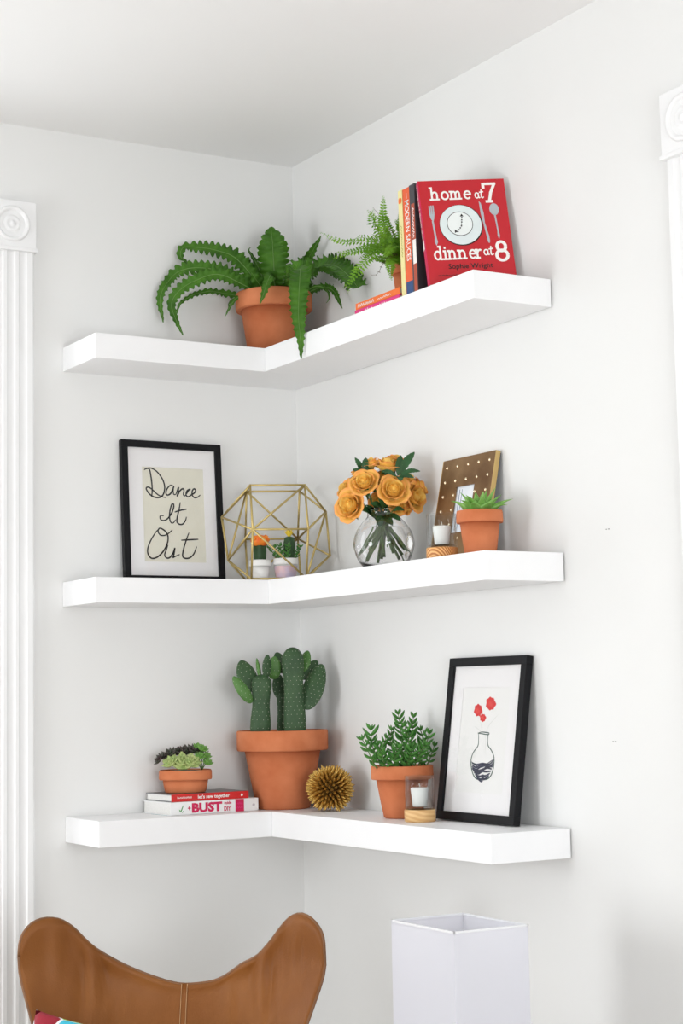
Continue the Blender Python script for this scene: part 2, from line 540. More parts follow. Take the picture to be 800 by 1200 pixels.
wr = bpy.data.objects['wall_right']
for y, z in ((-1.5769, 1.7894), (-1.5746, 1.2665)):
    mk('nail_mark', join(box(-.0006, 0, y-.007, y-.001, z-.0012, z+.0012), box(-.0006, 0, y+.003, y+.008, z-.001, z+.001)), M['nail'], wr)

# ------------------------------------------------------------------ shelves
for z, L1, L2, lab in ((TOP, .8113, 1.3833, 'white floating corner shelf holding the arching fern and the upright cookbooks'),
                       (MID, .8148, 1.3996, 'white floating corner shelf holding the vase of orange roses'),
                       (BOT, .8078, 1.3915, 'white floating corner shelf holding the big cactus pot and gold urchin')):
    s = thing('corner_shelf', lab, 'shelf', (0, 0, z-TH), 0, 'white L-shaped corner shelves')
    mk('back_arm', box(-L1, -.0005, -DL, -.0005, 0, TH), M['shelf'], s, bevel=.0012)
    mk('side_arm', box(-DR, -.004, -L2, -DL-.0004, 0, TH), M['shelf'], s, bevel=.0012)


# ------------------------------------------------------------------ pots
def pot_parts(e, R, r, H, rimh, m=None, mr=None, n=56, soil=None, soil_depth=.014, rim_step=None):
    m = m or M['terra']; mr = mr or M['terra_rim']
    st = rim_step if rim_step is not None else R*.085
    rr = R-st
    zb = H-rimh
    rb = r+(rr-r)*(zb/H)*.98
    th = R*.075
    p = mk('pot', lathe([(r*.9, 0), (r, .003), (r+(rb-r)*.5, zb*.5), (rb, zb+.001), (rb-th, zb), (r-th, .012), (0.0005, .012)], n, True, False), m, e, True)
    Ri = R-th
    mk('rim', lathe([(rb-th*.5, zb+.0005), (R-st*.35, zb), (R-st*.12, zb+.004), (R-.0015, H-.004), (R-.004, H), (Ri+.002, H), (Ri, H-.004), (Ri-.004, zb+.002), (rb-th*.5, zb+.0005)], n, False, False), mr, p, True)
    so = lathe([(Ri-.003, H-soil_depth), ((Ri)*.6, H-soil_depth+.004), (.0005, H-soil_depth+.006)], 32, False, False)
    mk('soil', so, soil or M['soil'], e, True)
    return p


def px(base, scale):
    """local frame of a plant: (picture x, picture y, depth) read off the photo -> metres from the pot base"""
    bx, by = base
    return lambda p: Vector(((p[0]-bx)*scale, p[2] if len(p) > 2 else 0.0, (by-p[1])*scale))


# ------------------------------------------------------------------ arching fern (top shelf)
fern = thing('potted_fern', 'large fern with long wavy arching fronds in a terracotta pot', 'potted plant', (-.158, -.150, TOP), VX)
pot_parts(fern, .123, .083, .200, .055)
q = px((321, 418), .00269)



def clear(p, e, gap=.042):
    """keep a leaf point in front of the two walls by moving it toward the room"""
    c_, s_ = cos(VX), sin(VX)
    for _ in range(60):
        x = e.location.x+p.x*c_-p.y*s_; y = e.location.y+p.x*s_+p.y*c_
        if x < -gap and y < -gap: break
        p = p+Vector((-.0010, -.006, 0))
    return p


view = Vector((0, -1, 0)); skyw = Vector((0, 0, 1))


def frond(pts, wpx, face=.5, teeth=None, prof=None, tooth=.19, dead=False):
    P = [clear(q(p), fern) for p in cr([(a[0], a[1], a[2]) for a in pts], len(pts)*3)]
    L = sum((P[i+1]-P[i]).length for i in range(len(P)-1))
    face = min(1, face+.18)
    hint = (view*face+skyw*(1-face)).normalized()
    n = max(30, int(L/.0042))
    te = teeth or max(5, L/.019)
    pf = prof or (lambda t: (.40+.60*min(1, t/.35))*(1-max(0, (t-.45)/.55)**1.7*.93))
    o = mk('frond', blade(P, wpx*1.22*.00269/2, hint, n, .18, te, tooth, .34, pf), M['fern'], fern, True)
    vein = tube([p+hint*.0012 for p in P], lambda t: .0016*(1-.8*t)+.0003, 5, n//2)
    mk('midrib', vein, M['fern_vein'], o, True)
    return o


frond([(322, 345, 0), (302, 330, -.03), (278, 304, -.05), (255, 294, -.05), (232, 289, -.04), (218, 289, -.03), (214, 300, -.03), (225, 311, -.04)], 17, .45)
frond([(325, 345, .03), (301, 313, .07), (280, 294, .09), (259, 285, .09), (234, 285, .08)], 11, .5)
frond([(315, 348, -.02), (292, 335, -.06), (264, 323, -.09), (232, 318, -.09), (210, 321, -.07), (199, 333, -.06), (192, 355, -.05), (195, 381, -.05)], 15, .5)
frond([(315, 350, -.02), (288, 339, -.08), (259, 329, -.12), (232, 337, -.13), (213, 348, -.12), (204, 362, -.11), (209, 381, -.11), (217, 399, -.11)], 14, .6)
frond([(312, 350, .02), (283, 344, .02), (253, 338, .03), (232, 344, .03), (217, 357, .03), (213, 372, .03)], 8, .5)
frond([(326, 350, .01), (323, 330, -.02), (322, 307, -.035), (321, 283, -.03), (320, 272, -.025), (319, 264, -.02)], 27, .96, prof=lambda t: (.45+.55*min(1, t/.4))*(1-max(0, (t-.62)/.38)**2.2*.9))
frond([(316, 345, .02), (304, 310, .04), (297, 295, .05), (291, 284, .05), (294, 281, .05)], 6, .8)
frond([(330, 350, .02), (340, 325, .03), (349, 313, .04), (365, 296, .04), (383, 278, .04)], 12, .85)
frond([(338, 350, .02), (354, 331, .04), (365, 318, .05), (382, 313, .02), (400, 321, -.03), (415, 338, -.08), (427, 357, -.11)], 22, .55, prof=lambda t: .45+.55*min(1, t/.35)-.15*max(0, t-.8)/.2)
frond([(345, 350, 0), (369, 341, -.02), (384, 341, -.05), (395, 352, -.08), (405, 374, -.09)], 9, .6)
frond([(335, 352, -.03), (348, 338, -.17), (355, 340, -.29), (355, 356, -.345), (354, 374, -.36), (353, 400, -.365), (355, 429, -.365), (355, 447, -.36)], 23, .97, prof=lambda t: (.35+.65*min(1, t/.3))*(1-max(0, (t-.5)/.5)**1.5*.95))
frond([(325, 345, -.06), (321, 331, -.12), (316, 342, -.150), (311, 358, -.160), (307, 368, -.158)], 10, .95)
frond([(330, 350, .05), (338, 330, .07), (344, 312, .075), (346, 301, .07)], 18, .9)
frond([(318, 350, .05), (305, 325, .08), (296, 310, .10), (290, 302, .10)], 16, .8)
frond([(330, 350, .0), (343, 335, -.02), (352, 318, -.03), (356, 308, -.03)], 13, .9)
frond([(318, 352, -.03), (304, 335, -.07), (297, 325, -.09)], 18, .8)
frond([(320, 352, .06), (332, 325, .10), (334, 305, .12), (330, 296, .12)], 16, .9)
frond([(300, 348, -.02), (281, 350, -.05), (272, 360, -.06), (264, 375, -.06)], 4, .8)
frond([(300, 348, .02), (281, 346, .0), (269, 353, -.01), (268, 362, -.01)], 3, .8)
frond([(350, 345, 0), (372, 340, -.06), (384, 346, -.07), (387, 355, -.07), (383, 361, -.07)], 3.5, .8)

# ------------------------------------------------------------------ books
def book(name, label, mw, d, t, h, cov, spine_m, group=None, cat='book'):
    """spine at local x=0 facing -x, front cover facing -y, thickness along +y, height along z"""
    e = thing(name, label, cat, mw=mw, group=group)
    c = .0025
    mk('front_cover', box(.001, d, 0, c, 0, h), cov, e, bevel=.0006)
    mk('back_cover', box(.001, d, t-c, t, 0, h), cov, e, bevel=.0006)
    s = mk('spine', box(-.001, .0012, .0002, t-.0002, 0, h), spine_m, e, bevel=.0005)
    mk('page_block', box(.004, d-.004, c+.0001, t-c-.0001, .003, h-.003), M['pages'], e)
    return e


def lettering(parent, items, m, O, R, U, name='lettering'):
    """items: (2-D art already placed in metres)"""
    return mk(name, place2d(join(*items), O, R, U), m, parent)


def shift(vf, dx, dz, s=1):
    return [(p[0]*s+dx, p[1], p[2]*s+dz) for p in vf[0]], vf[1]


# stroke letters with slab serifs, x-height 1
def arc(cx, cz, rx, rz, a0, a1, n=14):
    return [(cx+rx*cos(radians(a0+(a1-a0)*i/n)), cz+rz*sin(radians(a0+(a1-a0)*i/n))) for i in range(n+1)]


GL = {
    'h': ([[(0, 0), (0, 1.62)], [(0, .62), (.12, .88), (.34, 1.0), (.56, .9), (.64, .62), (.64, 0)], [(-.2, 0), (.2, 0)], [(.46, 0), (.84, 0)], [(-.2, 1.6), (0, 1.6)]], 1.22),
    'o': ([arc(.4, .5, .4, .5, 0, 360, 24)], 1.22),
    'm': ([[(0, 0), (0, 1)], [(0, .62), (.12, .88), (.3, 1), (.46, .9), (.5, .62), (.5, 0)], [(.5, .62), (.62, .88), (.8, 1), (.96, .9), (1.0, .62), (1.0, 0)], [(-.18, 0), (.16, 0)], [(.36, 0), (.66, 0)], [(.86, 0), (1.2, 0)], [(-.18, 1), (0, 1)]], 1.62),
    'e': ([[(.03, .55), (.75, .55)], arc(.4, .5, .38, .5, 8, 318, 22)], .98),
    'd': ([arc(.36, .5, .36, .5, 0, 360, 24), [(.72, 0), (.72, 1.62)], [(.52, 1.6), (.72, 1.6)], [(.72, 0), (.92, 0)]], 1.32),
    'i': ([[(0, 0), (0, 1)], [(-.18, 0), (.18, 0)], [(-.18, 1), (0, 1)], [(0, 1.38), (0, 1.46)]], .52),
    'n': ([[(0, 0), (0, 1)], [(0, .62), (.12, .88), (.34, 1.0), (.56, .9), (.64, .62), (.64, 0)], [(-.2, 0), (.2, 0)], [(.46, 0), (.84, 0)], [(-.2, 1), (0, 1)]], 1.28),
    'r': ([[(0, 0), (0, 1)], [(0, .6), (.15, .88), (.35, 1.0), (.52, .92)], [(-.2, 0), (.24, 0)], [(-.2, 1), (0, 1)]], .72),
    'a': ([arc(.34, .42, .32, .42, 40, 400, 20), [(.66, .84), (.62, .25), (.72, .02), (.9, .12)]], .98),
    't': ([[(.22, 1.4), (.14, .4), (.18, .05), (.36, 0), (.56, .16)], [(-.1, .92), (.5, .98)]], .6),
    '7': ([[(.0, 1.28), (0, 1.6), (.9, 1.6), (.55, .8), (.36, 0)], [(.16, 0), (.56, 0)]], 1.0),
    '8': ([arc(.42, 1.2, .32, .4, 0, 360, 24), arc(.42, .42, .42, .44, 0, 360, 24)], .9),
}


def strokes(word, hw):
    parts, x = [], 0
    for ch in word:
        g, adv = GL[ch]
        for pl in g:
            pts = [(a+x, b) for a, b in pl]
            if len(pts) == 2 or ch == '7':
                for i in range(len(pts)-1):
                    a, b = Vector((pts[i][0], pts[i][1])), Vector((pts[i+1][0], pts[i+1][1]))
                    dd = (b-a).normalized()*hw*.85
                    parts.append(ribbon2d([tuple(a-dd), tuple(b+dd)], hw, 1, False))
            else:
                parts.append(ribbon2d(pts, hw, len(pts)*3, False))
        x += adv
    parts = [([(p[0], p[1]+.00005*i, p[2]) for p in v_], f_) for i, (v_, f_) in enumerate(parts)]
    return join(*parts), x


def squiggle(n, hw=.12):
    """lettering too small to read: one even zigzag line of strokes"""
    r_ = random.Random(n)
    return ribbon2d([(i*.5, (i % 2)*r_.uniform(.6, 1.0)) for i in range(n)], hw, n*2, False)


def fit(vf, x0, x1, z0, z1):
    a0 = min(p[0] for p in vf[0]); a1 = max(p[0] for p in vf[0]); b0 = min(p[2] for p in vf[0]); b1 = max(p[2] for p in vf[0])
    return [(x0+(p[0]-a0)/(a1-a0)*(x1-x0), p[1], z0+(p[2]-b0)/(b1-b0)*(z1-z0)) for p in vf[0]], vf[1]


def axes(O, X, Y, Z):
    X, Y, Z = Vector(X).normalized(), Vector(Y).normalized(), Vector(Z).normalized()
    return Matrix(((X.x, Y.x, Z.x, O[0]), (X.y, Y.y, Z.y, O[1]), (X.z, Y.z, Z.z, O[2]), (0, 0, 0, 1)))


RED = flat('red_cover', (193, 22, 36)); MAG = flat('magenta_spine', (206, 28, 84)); WHT = flat('white_print', (244, 240, 236))
BLK = flat('black_print', (24, 14, 16)); ORG = flat('orange_cover', (232, 96, 48)); CRM = flat('cream_cover', (238, 226, 160))
GREY = flat('charcoal_cover', (62, 60, 66)); PINK = flat('pink_cover', (226, 48, 128)); ORG2 = flat('bright_orange', (238, 112, 30))
PLATE = flat('plate_print', (222, 232, 232)); PLATE2 = flat('plate_print_light', (236, 241, 239)); STEEL = flat('cutlery_print', (176, 182, 188))
BRICK = flat('rust_label', (178, 74, 46)); NAVY = flat('navy_print', (36, 74, 128)); REDB = flat('red_spine', (206, 32, 32)); PAPW = flat('white_cover', (240, 240, 240))
OLIVE = flat('olive_print', (176, 168, 90)); TEAL = flat('teal_edge', (60, 150, 160)); GREYP = flat('grey_cover', (120, 122, 124))

# the big red cookbook, turned to the room and leaning back on the others
mw = Matrix.Translation((-.2440, -1.1760, TOP+.0052)) @ Matrix.Rotation(-.4151, 4, 'Z') @ Matrix.Rotation(-.2041, 4, 'X') @ Matrix.Rotation(-.0526, 4, 'Y')
W_, H_ = .237, .305
red = book('cookbook', 'red cookbook showing its cover with a white plate, fork, knife and spoon', mw, W_, .024, H_, RED, MAG, 'books on the corner shelves')
R3, U3 = (1, 0, 0), (0, 0, 1)
def cov(u0, u1, v0, v1): return (u0*W_, u1*W_, (1-v1)*H_, (1-v0)*H_)
lettering(red, [fit(strokes('home', .118)[0], *cov(.115, .60, .065, .195))], WHT, (0, 0, 0), R3, U3, 'title_lettering')
lettering(red, [fit(strokes('dinner', .118)[0], *cov(.085, .635, .635, .775))], WHT, (0, 0, 0), R3, U3, 'title_lettering')
for w_, b_, c_ in (('at', .10, (.635, .745, .10, .19)), ('at', .10, (.655, .775, .655, .745)), ('7', .115, (.73, .90, .035, .235)), ('8', .125, (.785, .95, .605, .81))):
    lettering(red, [fit(strokes(w_, b_)[0], *cov(*c_))], WHT, (0, 0, 0), R3, U3, 'title_lettering')
cx_, cz_ = .435*W_, (1-.44)*H_
mk('plate_print', place2d(disc2d(cx_+.001, cz_-.001, .240*W_+.0022, .192*H_+.0022, 48), (0, 0, 0), R3, U3, .0004), BLK, red)
mk('plate_print', place2d(disc2d(cx_, cz_, .240*W_, .192*H_, 48), (0, 0, 0), R3, U3, .0007), PLATE, red)
mk('plate_print', place2d(disc2d(cx_-.002, cz_+.003, .150*W_, .118*H_, 40), (0, 0, 0), R3, U3, .0010), BLK, red)
mk('plate_print', place2d(disc2d(cx_-.002, cz_+.003, .143*W_, .112*H_, 40), (0, 0, 0), R3, U3, .0013), PLATE2, red)
hand = []
for i in range(4):
    hand.append(shift(disc2d(0, 0, .0022, .0022, 8), cx_+.002+.001*i, cz_+.001+.0065*i))
    hand.append(shift(disc2d(0, 0, .0022, .0022, 8), cx_+.001-.0038*i, cz_-.004-.0055*i))
hand.append(([(cx_+.000, 0, cz_+.024), (cx_+.010, 0, cz_+.024), (cx_+.005, 0, cz_+.032)], [(0, 1, 2)]))
hand.append(([(cx_-.019, 0, cz_-.024), (cx_-.010, 0, cz_-.020), (cx_-.018, 0, cz_-.014)], [(0, 1, 2)]))
mk('clock_hands_print', place2d(join(*hand), (0, 0, 0), R3, U3, .0017), BLK, red)
def cut(pts): return ([(u*W_, 0, (1-v)*H_) for u, v in pts], [tuple(range(len(pts)))])
fork = [cut([(.09, .245), (.105, .245), (.108, .33), (.088, .33)]), cut([(.112, .243), (.126, .243), (.127, .33), (.109, .33)]), cut([(.134, .243), (.148, .243), (.147, .33), (.129, .33)]),
        cut([(.088, .33), (.147, .33), (.137, .375), (.126, .40), (.122, .40), (.100, .375)]), cut([(.108, .395), (.128, .395), (.140, .55), (.148, .60), (.130, .635), (.112, .60), (.118, .55)])]
knife = [cut([(.675, .215), (.695, .235), (.715, .33), (.715, .42), (.695, .43), (.680, .34)]), cut([(.694, .425), (.714, .42), (.745, .56), (.748, .61), (.735, .63), (.722, .61), (.716, .56)])]
spoon = [shift(disc2d(0, 0, .055*W_, .058*H_, 28), .842*W_, (1-.30)*H_), cut([(.832, .35), (.852, .35), (.862, .50), (.870, .56), (.856, .59), (.842, .56), (.846, .50)])]
mk('cutlery_print', place2d(join(*fork), (0, 0, 0), R3, U3, .0006), STEEL, red)
mk('cutlery_print', place2d(join(*knife), (0, 0, 0), R3, U3, .0006), STEEL, red)
mk('cutlery_print', place2d(join(*spoon), (0, 0, 0), R3, U3, .0006), STEEL, red)
lettering(red, [fit(text2d('Sophie Wright', bold=.012), *cov(.235, .745, .812, .875))], BLK, (0, 0, 0), R3, U3, 'author_lettering')
lettering(red, [fit(squiggle(26), *cov(.10, .60, .912, .926))], BLK, (0, 0, 0), R3, U3, 'small_lettering')
# spine words run head to tail
RS, US = (0, 0, -1), (0, -1, 0)
def spine_text(b, s, m, h, t, a, e_, lo=.2, hi=.8, bold=.01, name='spine_lettering'):
    """letters along the spine from a to e_ (metres from the head), across lo..hi of the thickness"""
    v = fit(squiggle(s) if isinstance(s, int) else text2d(s, bold=bold), a, e_, 0, (hi-lo)*t)
    return mk(name, place2d(v, (-.0012, hi*t, h), RS, US, .0004), m, b)
spine_text(red, 'home at 7 dinner at 8', WHT, H_, .024, .012, .165)
mk('spine_badge', place2d(([(.172, 0, .004), (.20, 0, .004), (.20, 0, .020), (.172, 0, .020)], [(0, 1, 2, 3)]), (-.0012, .024, H_), RS, US, .0003), WHT, red)

def upright(name, label, y0, t, h, d, cov_m, sp_m, tilt=2.0, x=-.220):
    m_ = Matrix.Translation((x, y0-t, TOP+sin(radians(tilt))*t+.0003)) @ Matrix.Rotation(-radians(tilt), 4, 'X')
    return book(name, label, m_, d, t, h, cov_m, sp_m, 'books on the corner shelves')
b1 = upright('cookbook', 'slim pale yellow book standing upright, first in the row', -1.003, .021, .308, .195, CRM, CRM)
spine_text(b1, 18, OLIVE, .308, .021, .10, .19, .3, .6)
mk('spine_badge', place2d(disc2d(.03, .0105, .009, .008, 18), (-.0012, .021, .308), RS, US, .0004), ORG2, b1)
b2 = upright('cookbook', 'orange cookbook with thick spine and tall white capital letters', -1.0265, .040, .306, .195, ORG, ORG)
spine_text(b2, 'MODERN SAUCES', WHT, .306, .040, .035, .205, .25, .75, .012)
mk('spine_band', place2d(([(.262, 0, .002), (.305, 0, .002), (.305, 0, .038), (.262, 0, .038)], [(0, 1, 2, 3)]), (-.0012, .040, .306), RS, US, .0003), NAVY, b2)
mk('spine_rule', place2d(([(.015, 0, .019), (.03, 0, .019), (.03, 0, .021), (.015, 0, .021)], [(0, 1, 2, 3)]), (-.0012, .040, .306), RS, US, .0004), WHT, b2)
b3 = upright('cookbook', 'charcoal book with a rust and white spine label beside the red cookbook', -1.0690, .026, .306, .195, GREY, GREY, 2.0, -.226)
mk('spine_band', place2d(([(.055, 0, .008), (.300, 0, .008), (.300, 0, .024), (.055, 0, .024)], [(0, 1, 2, 3)]), (-.0012, .026, .306), RS, US, .0003), BRICK, b3)
mk('spine_label', place2d(([(.155, 0, .008), (.222, 0, .008), (.222, 0, .024), (.155, 0, .024)], [(0, 1, 2, 3)]), (-.0012, .026, .306), RS, US, .0006), WHT, b3)
mk('spine_lettering', place2d(fit(squiggle(19), .065, .15, .010, .021), (-.0012, .026, .306), RS, US, .0006), WHT, b3)

# two flat books under the little fern
f1 = book('paperback', 'pink paperback lying flat at the bottom under the bright orange book', axes((-.222, -.992, TOP+.0205), (1, 0, 0), (0, 0, -1), (0, 1, 0)), .19, .020, .238, PINK, PINK, 'books on the corner shelves')
spine_text(f1, 15, WHT, .238, .020, .02, .10, .2, .8)
spine_text(f1, 9, WHT, .238, .020, .13, .18, .2, .8)
f2 = book('paperback', 'bright orange paperback lying flat with the small fern pot on top', axes((-.220, -.992, TOP+.0405), (1, 0, 0), (0, 0, -1), (0, 1, 0)), .188, .019, .236, ORG2, ORG2, 'books on the corner shelves')
spine_text(f2, 21, WHT, .236, .019, .012, .10, .2, .8)
spine_text(f2, 15, WHT, .236, .019, .12, .19, .3, .7)

# books on the bottom shelf
def flatbook(name, label, x1, yf, ztop, rot, d, t, h, cm, sm):
    c_, s_ = cos(rot), sin(rot)
    # right end of the spine at (x1, yf); head of the book to the left
    return book(name, label, axes((x1, yf, ztop), (-s_, c_, 0), (0, 0, -1), (-c_, -s_, 0)), d, t, h, cm, sm, 'books on the corner shelves')
g1 = flatbook('craft_book', 'thick white hardback with big raspberry lettering on the spine, lying under another book', -.2545, -.178, BOT+.0385, radians(3.5), .172, .038, .303, PAPW, PAPW)
spine_text(g1, 'BUST', MAG, .303, .038, .072, .176, .12, .88, .05)
spine_text(g1, '+', MAG, .303, .038, .058, .068, .35, .65, .03)
spine_text(g1, 'DIY', MAG, .303, .038, .182, .206, .50, .88, .03)
spine_text(g1, 'guide', MAG, .303, .038, .182, .208, .12, .44, .03)
mk('spine_band', place2d(([(.222, 0, .0005), (.252, 0, .0005), (.252, 0, .0375), (.222, 0, .0375)], [(0, 1, 2, 3)]), (-.0012, .038, .303), RS, US, .0003), MAG, g1)
mk('spine_lettering', place2d(join(fit(squiggle(9), .227, .248, .021, .029), fit(squiggle(8), .226, .248, .009, .016)), (-.0012, .038, .303), RS, US, .0007), PINK, g1)
mk('spine_emblem', place2d(join(ribbon2d([(.030, .016), (.034, .010), (.043, .028)], .0016), ribbon2d([(.036, .011), (.040, .008), (.043, .012)], .001)), (-.0012, .038, .303), RS, US, .0004), flat('green_emblem', (70, 150, 70)), g1)
mk('spine_emblem', place2d(shift(disc2d(0, 0, .005, .004, 12), .286, .018), (-.0012, .038, .303), RS, US, .0004), flat('grey_emblem', (205, 200, 205)), g1)
mk('cover_edge', box(.02, .12, .0381, .0384, .3005, .3032), TEAL, g1)
g2 = flatbook('craft_book', 'red-spined hardback lying on the white book under the succulent pot', -.2860, -.176, BOT+.0610, radians(2.0), .170, .0222, .262, GREYP, REDB)
spine_text(g2, "let's sew together", WHT, .262, .0222, .088, .196, .2, .85, .025)
spine_text(g2, 23, WHT, .262, .0222, .018, .068, .3, .62)
mk('spine_emblem', place2d(shift(disc2d(0, 0, .004, .004, 10), .238, .011), (-.0012, .0222, .262), RS, US, .0004), WHT, g2)

# ------------------------------------------------------------------ small fern on the flat books
sf = thing('potted_fern', 'small feathery bright green fern in a little terracotta pot on flat books', 'potted plant', (-.128, -.885, TOP+.0407), VX)
pot_parts(sf, .046, .031, .092, .026)
rnd = random.Random(3)
q = px((475, 349), .00242)


def pinnate(pts, wpx, n=27, mat_=None, nm='frond'):
    P = [clear(p, sf) for p in cr([q(p) for p in pts], n)]
    parts = [tube(P, lambda t: .0010*(1-.6*t), 4)]
    for i in range(2, n+1):
        t = i/n
        T = (P[min(i+1, n)]-P[i-1]).normalized()
        s = T.cross(Vector((rnd.uniform(-.25, .25), -.8, .6))).normalized()
        L = wpx*.00242/2*(sin(pi*min(1, .25+.72*t))**.8)*rnd.uniform(.85, 1.1)
        nn = s.cross(T)
        for sg in (-1, 1):
            tip = P[i]+s*sg*L+T*L*.25-nn*L*.15*rnd.uniform(0, 1.5)
            mid = P[i].lerp(tip, .5)
            hw = min(.0031, L*.26)
            parts.append(([P[i], mid+T*hw, tip, mid-T*hw], [(0, 1, 2, 3)]))
    return mk(nm, join(*parts), mat_ or M['boston'], sf)


for a in [[(474, 310, 0), (463, 295, -.02), (449, 272, -.03), (450, 232, -.03)],
          [(474, 310, .02), (466, 290, .02), (455, 262, .03), (449, 240, .03)],
          [(476, 308, 0), (472, 285, 0), (470, 262, .0), (468, 248, 0)],
          [(478, 308, .02), (480, 285, .03), (482, 262, .04), (474, 247, .05)],
          [(472, 312, -.02), (452, 291, -.05), (425, 287, -.06), (398, 286, -.05), (383, 280, -.04)],
          [(472, 312, -.03), (450, 296, -.06), (425, 298, -.08), (404, 302, -.08), (393, 301, -.08)],
          [(472, 312, -.03), (446, 300, -.08), (430, 312, -.11), (416, 331, -.12), (401, 347, -.12)],
          [(472, 312, 0), (448, 290, .0), (434, 284, .02), (415, 287, .03)],
          [(472, 312, -.03), (452, 298, -.06), (438, 300, -.08), (420, 310, -.09)],
          [(474, 310, .0), (460, 285, -.02), (447, 270, -.02), (441, 258, -.02), (431, 246, -.02)],
          [(476, 310, -.03), (468, 295, -.07), (458, 300, -.09), (447, 310, -.10)],
          [(478, 310, -.03), (476, 290, -.06), (468, 275, -.08), (462, 266, -.09)],
          [(480, 310, .0), (478, 292, -.03), (474, 272, -.05), (472, 258, -.05)],
          [(474, 312, -.03), (462, 305, -.07), (456, 318, -.09), (455, 335, -.09)],
          [(472, 312, -.03), (457, 292, -.05), (447, 282, -.05), (440, 290, -.06), (432, 304, -.07)],
          [(476, 312, .02), (464, 292, .04), (456, 280, .05), (452, 262, .06)],
          [(478, 312, -.04), (474, 296, -.07), (480, 308, -.09), (473, 330, -.09)],
          [(474, 312, .03), (462, 300, .05), (446, 296, .06), (436, 296, .06)],
          [(474, 312, -.03), (468, 300, -.06), (461, 290, -.07), (455, 284, -.07)]]:
    pinnate(a, rnd.uniform(17, 21))
    pinnate([(x_+rnd.uniform(-7, 7)*i_/3, y_+rnd.uniform(-6, 6)*i_/3, d_+rnd.uniform(-.02, .02)) for i_, (x_, y_, d_) in enumerate(a)], rnd.uniform(14, 19))
pinnate([(472, 312, -.03), (458, 305, -.06), (447, 315, -.07), (440, 327, -.07), (433, 328, -.07)], 7, 10, M['boston_dry'], 'dry_frond')
pinnate([(474, 312, -.04), (462, 304, -.07), (452, 310, -.08), (450, 322, -.08)], 9, 10, M['boston_dry'], 'dry_frond')
pinnate([(474, 310, .0), (465, 280, .0), (452, 260, .0), (437, 240, .0)], 4, 12, M['boston_dry'], 'dry_frond')

# ------------------------------------------------------------------ picture frames
def inv_quad(Q, p):
    """u, v of p in the quadrilateral TL, TR, BR, BL (v down)"""
    u = v = .5
    for _ in range(20):
        x = [(1-u)*(1-v)*Q[0][i]+u*(1-v)*Q[1][i]+u*v*Q[2][i]+(1-u)*v*Q[3][i] for i in (0, 1)]
        du = [(1-v)*(Q[1][i]-Q[0][i])+v*(Q[2][i]-Q[3][i]) for i in (0, 1)]
        dv = [(1-u)*(Q[3][i]-Q[0][i])+u*(Q[2][i]-Q[1][i]) for i in (0, 1)]
        ex, ey = p[0]-x[0], p[1]-x[1]
        det = du[0]*dv[1]-dv[0]*du[1]
        u += (ex*dv[1]-dv[0]*ey)/det; v += (du[0]*ey-ex*du[1])/det
    return u, v


def frame(name, label, mw, w, h, bar, dep, paper, paper_m, quad):
    """local x along the width, z up, front at y=0 facing -y, depth toward +y"""
    e = thing(name, label, 'picture frame', mw=mw, group='black framed prints')
    for nm, b in (('frame_rail', box(0, w, 0, dep, 0, bar)), ('frame_rail', box(0, w, 0, dep, h-bar, h)), ('frame_rail', box(0, bar, 0, dep, bar, h-bar)), ('frame_rail', box(w-bar, w, 0, dep, bar, h-bar))):
        mk(nm, b, M['black'], e, bevel=.001)
    mk('backing', box(bar*.5, w-bar*.5, dep-.005, dep-.001, bar*.5, h-bar*.5), M['backing'], e)
    u0, u1, v0, v1 = paper
    a0, a1, b0, b1 = u0*w, u1*w, (1-v1)*h, (1-v0)*h
    mk('mat_board', join(box(bar*.9, a0, .008, .010, bar*.9, h-bar*.9), box(a1, w-bar*.9, .008, .010, bar*.9, h-bar*.9), box(a0, a1, .008, .010, bar*.9, b0), box(a0, a1, .008, .010, b1, h-bar*.9)), M['mat_white'], e)
    mk('print_sheet', box(a0-.004, a1+.004, .0102, .0108, b0-.004, b1+.004), paper_m, e)
    mk('glass_pane', box(bar*.9, w-bar*.9, .004, .0055, bar*.9, h-bar*.9), M['glass_pane'], e)
    def conv(pts):
        r_ = []
        for p in pts:
            u, v = inv_quad(quad, p); r_.append((u*w, (1-v)*h))
        return r_
    return e, conv


def art(e, vf, m, nm, y=.0098):
    return mk(nm, ([(p[0], y, p[2]) for p in vf[0]], vf[1]), m, e)


# "Dance It Out" leaning on the back wall
W_, H_ = .342, .443
ln = math.asin(.026/.443)
mw = Matrix.Translation((-.6310, -.050, MID+.0003+.020*sin(ln))) @ Matrix.Rotation(radians(.2), 4, 'Z') @ Matrix.Rotation(-ln, 4, 'X')
Q = [(12, 42), (742, 85), (775, 1038), (38, 1035)]
dance, cv = frame('framed_print', 'black framed print with looping handwritten words on cream paper', mw, W_, H_, .0215, .020, (.205, .820, .183, .853), M['paper_cream'], Q)
S1 = [[(185, 255), (200, 245), (222, 250), (232, 290), (240, 350), (242, 400), (238, 445)],
      [(190, 250), (230, 242), (275, 265), (315, 315), (333, 370), (325, 420), (300, 445), (260, 445), (225, 425), (202, 395), (200, 380), (215, 375), (240, 390), (280, 425), (310, 440), (340, 448)],
      [(395, 365), (375, 362), (352, 385), (342, 415), (352, 430), (375, 420), (395, 385), (400, 365), (395, 400), (400, 425), (415, 425)],
      [(415, 425), (425, 400), (435, 375), (432, 410), (425, 437), (445, 400), (468, 385), (475, 400), (470, 425), (480, 435), (495, 420)],
      [(495, 420), (505, 402), (518, 388), (522, 396)], [(518, 388), (500, 396), (490, 418), (496, 438), (512, 440), (530, 428), (552, 414), (562, 398), (552, 386), (538, 398), (535, 425), (550, 446), (574, 445), (597, 428)]]
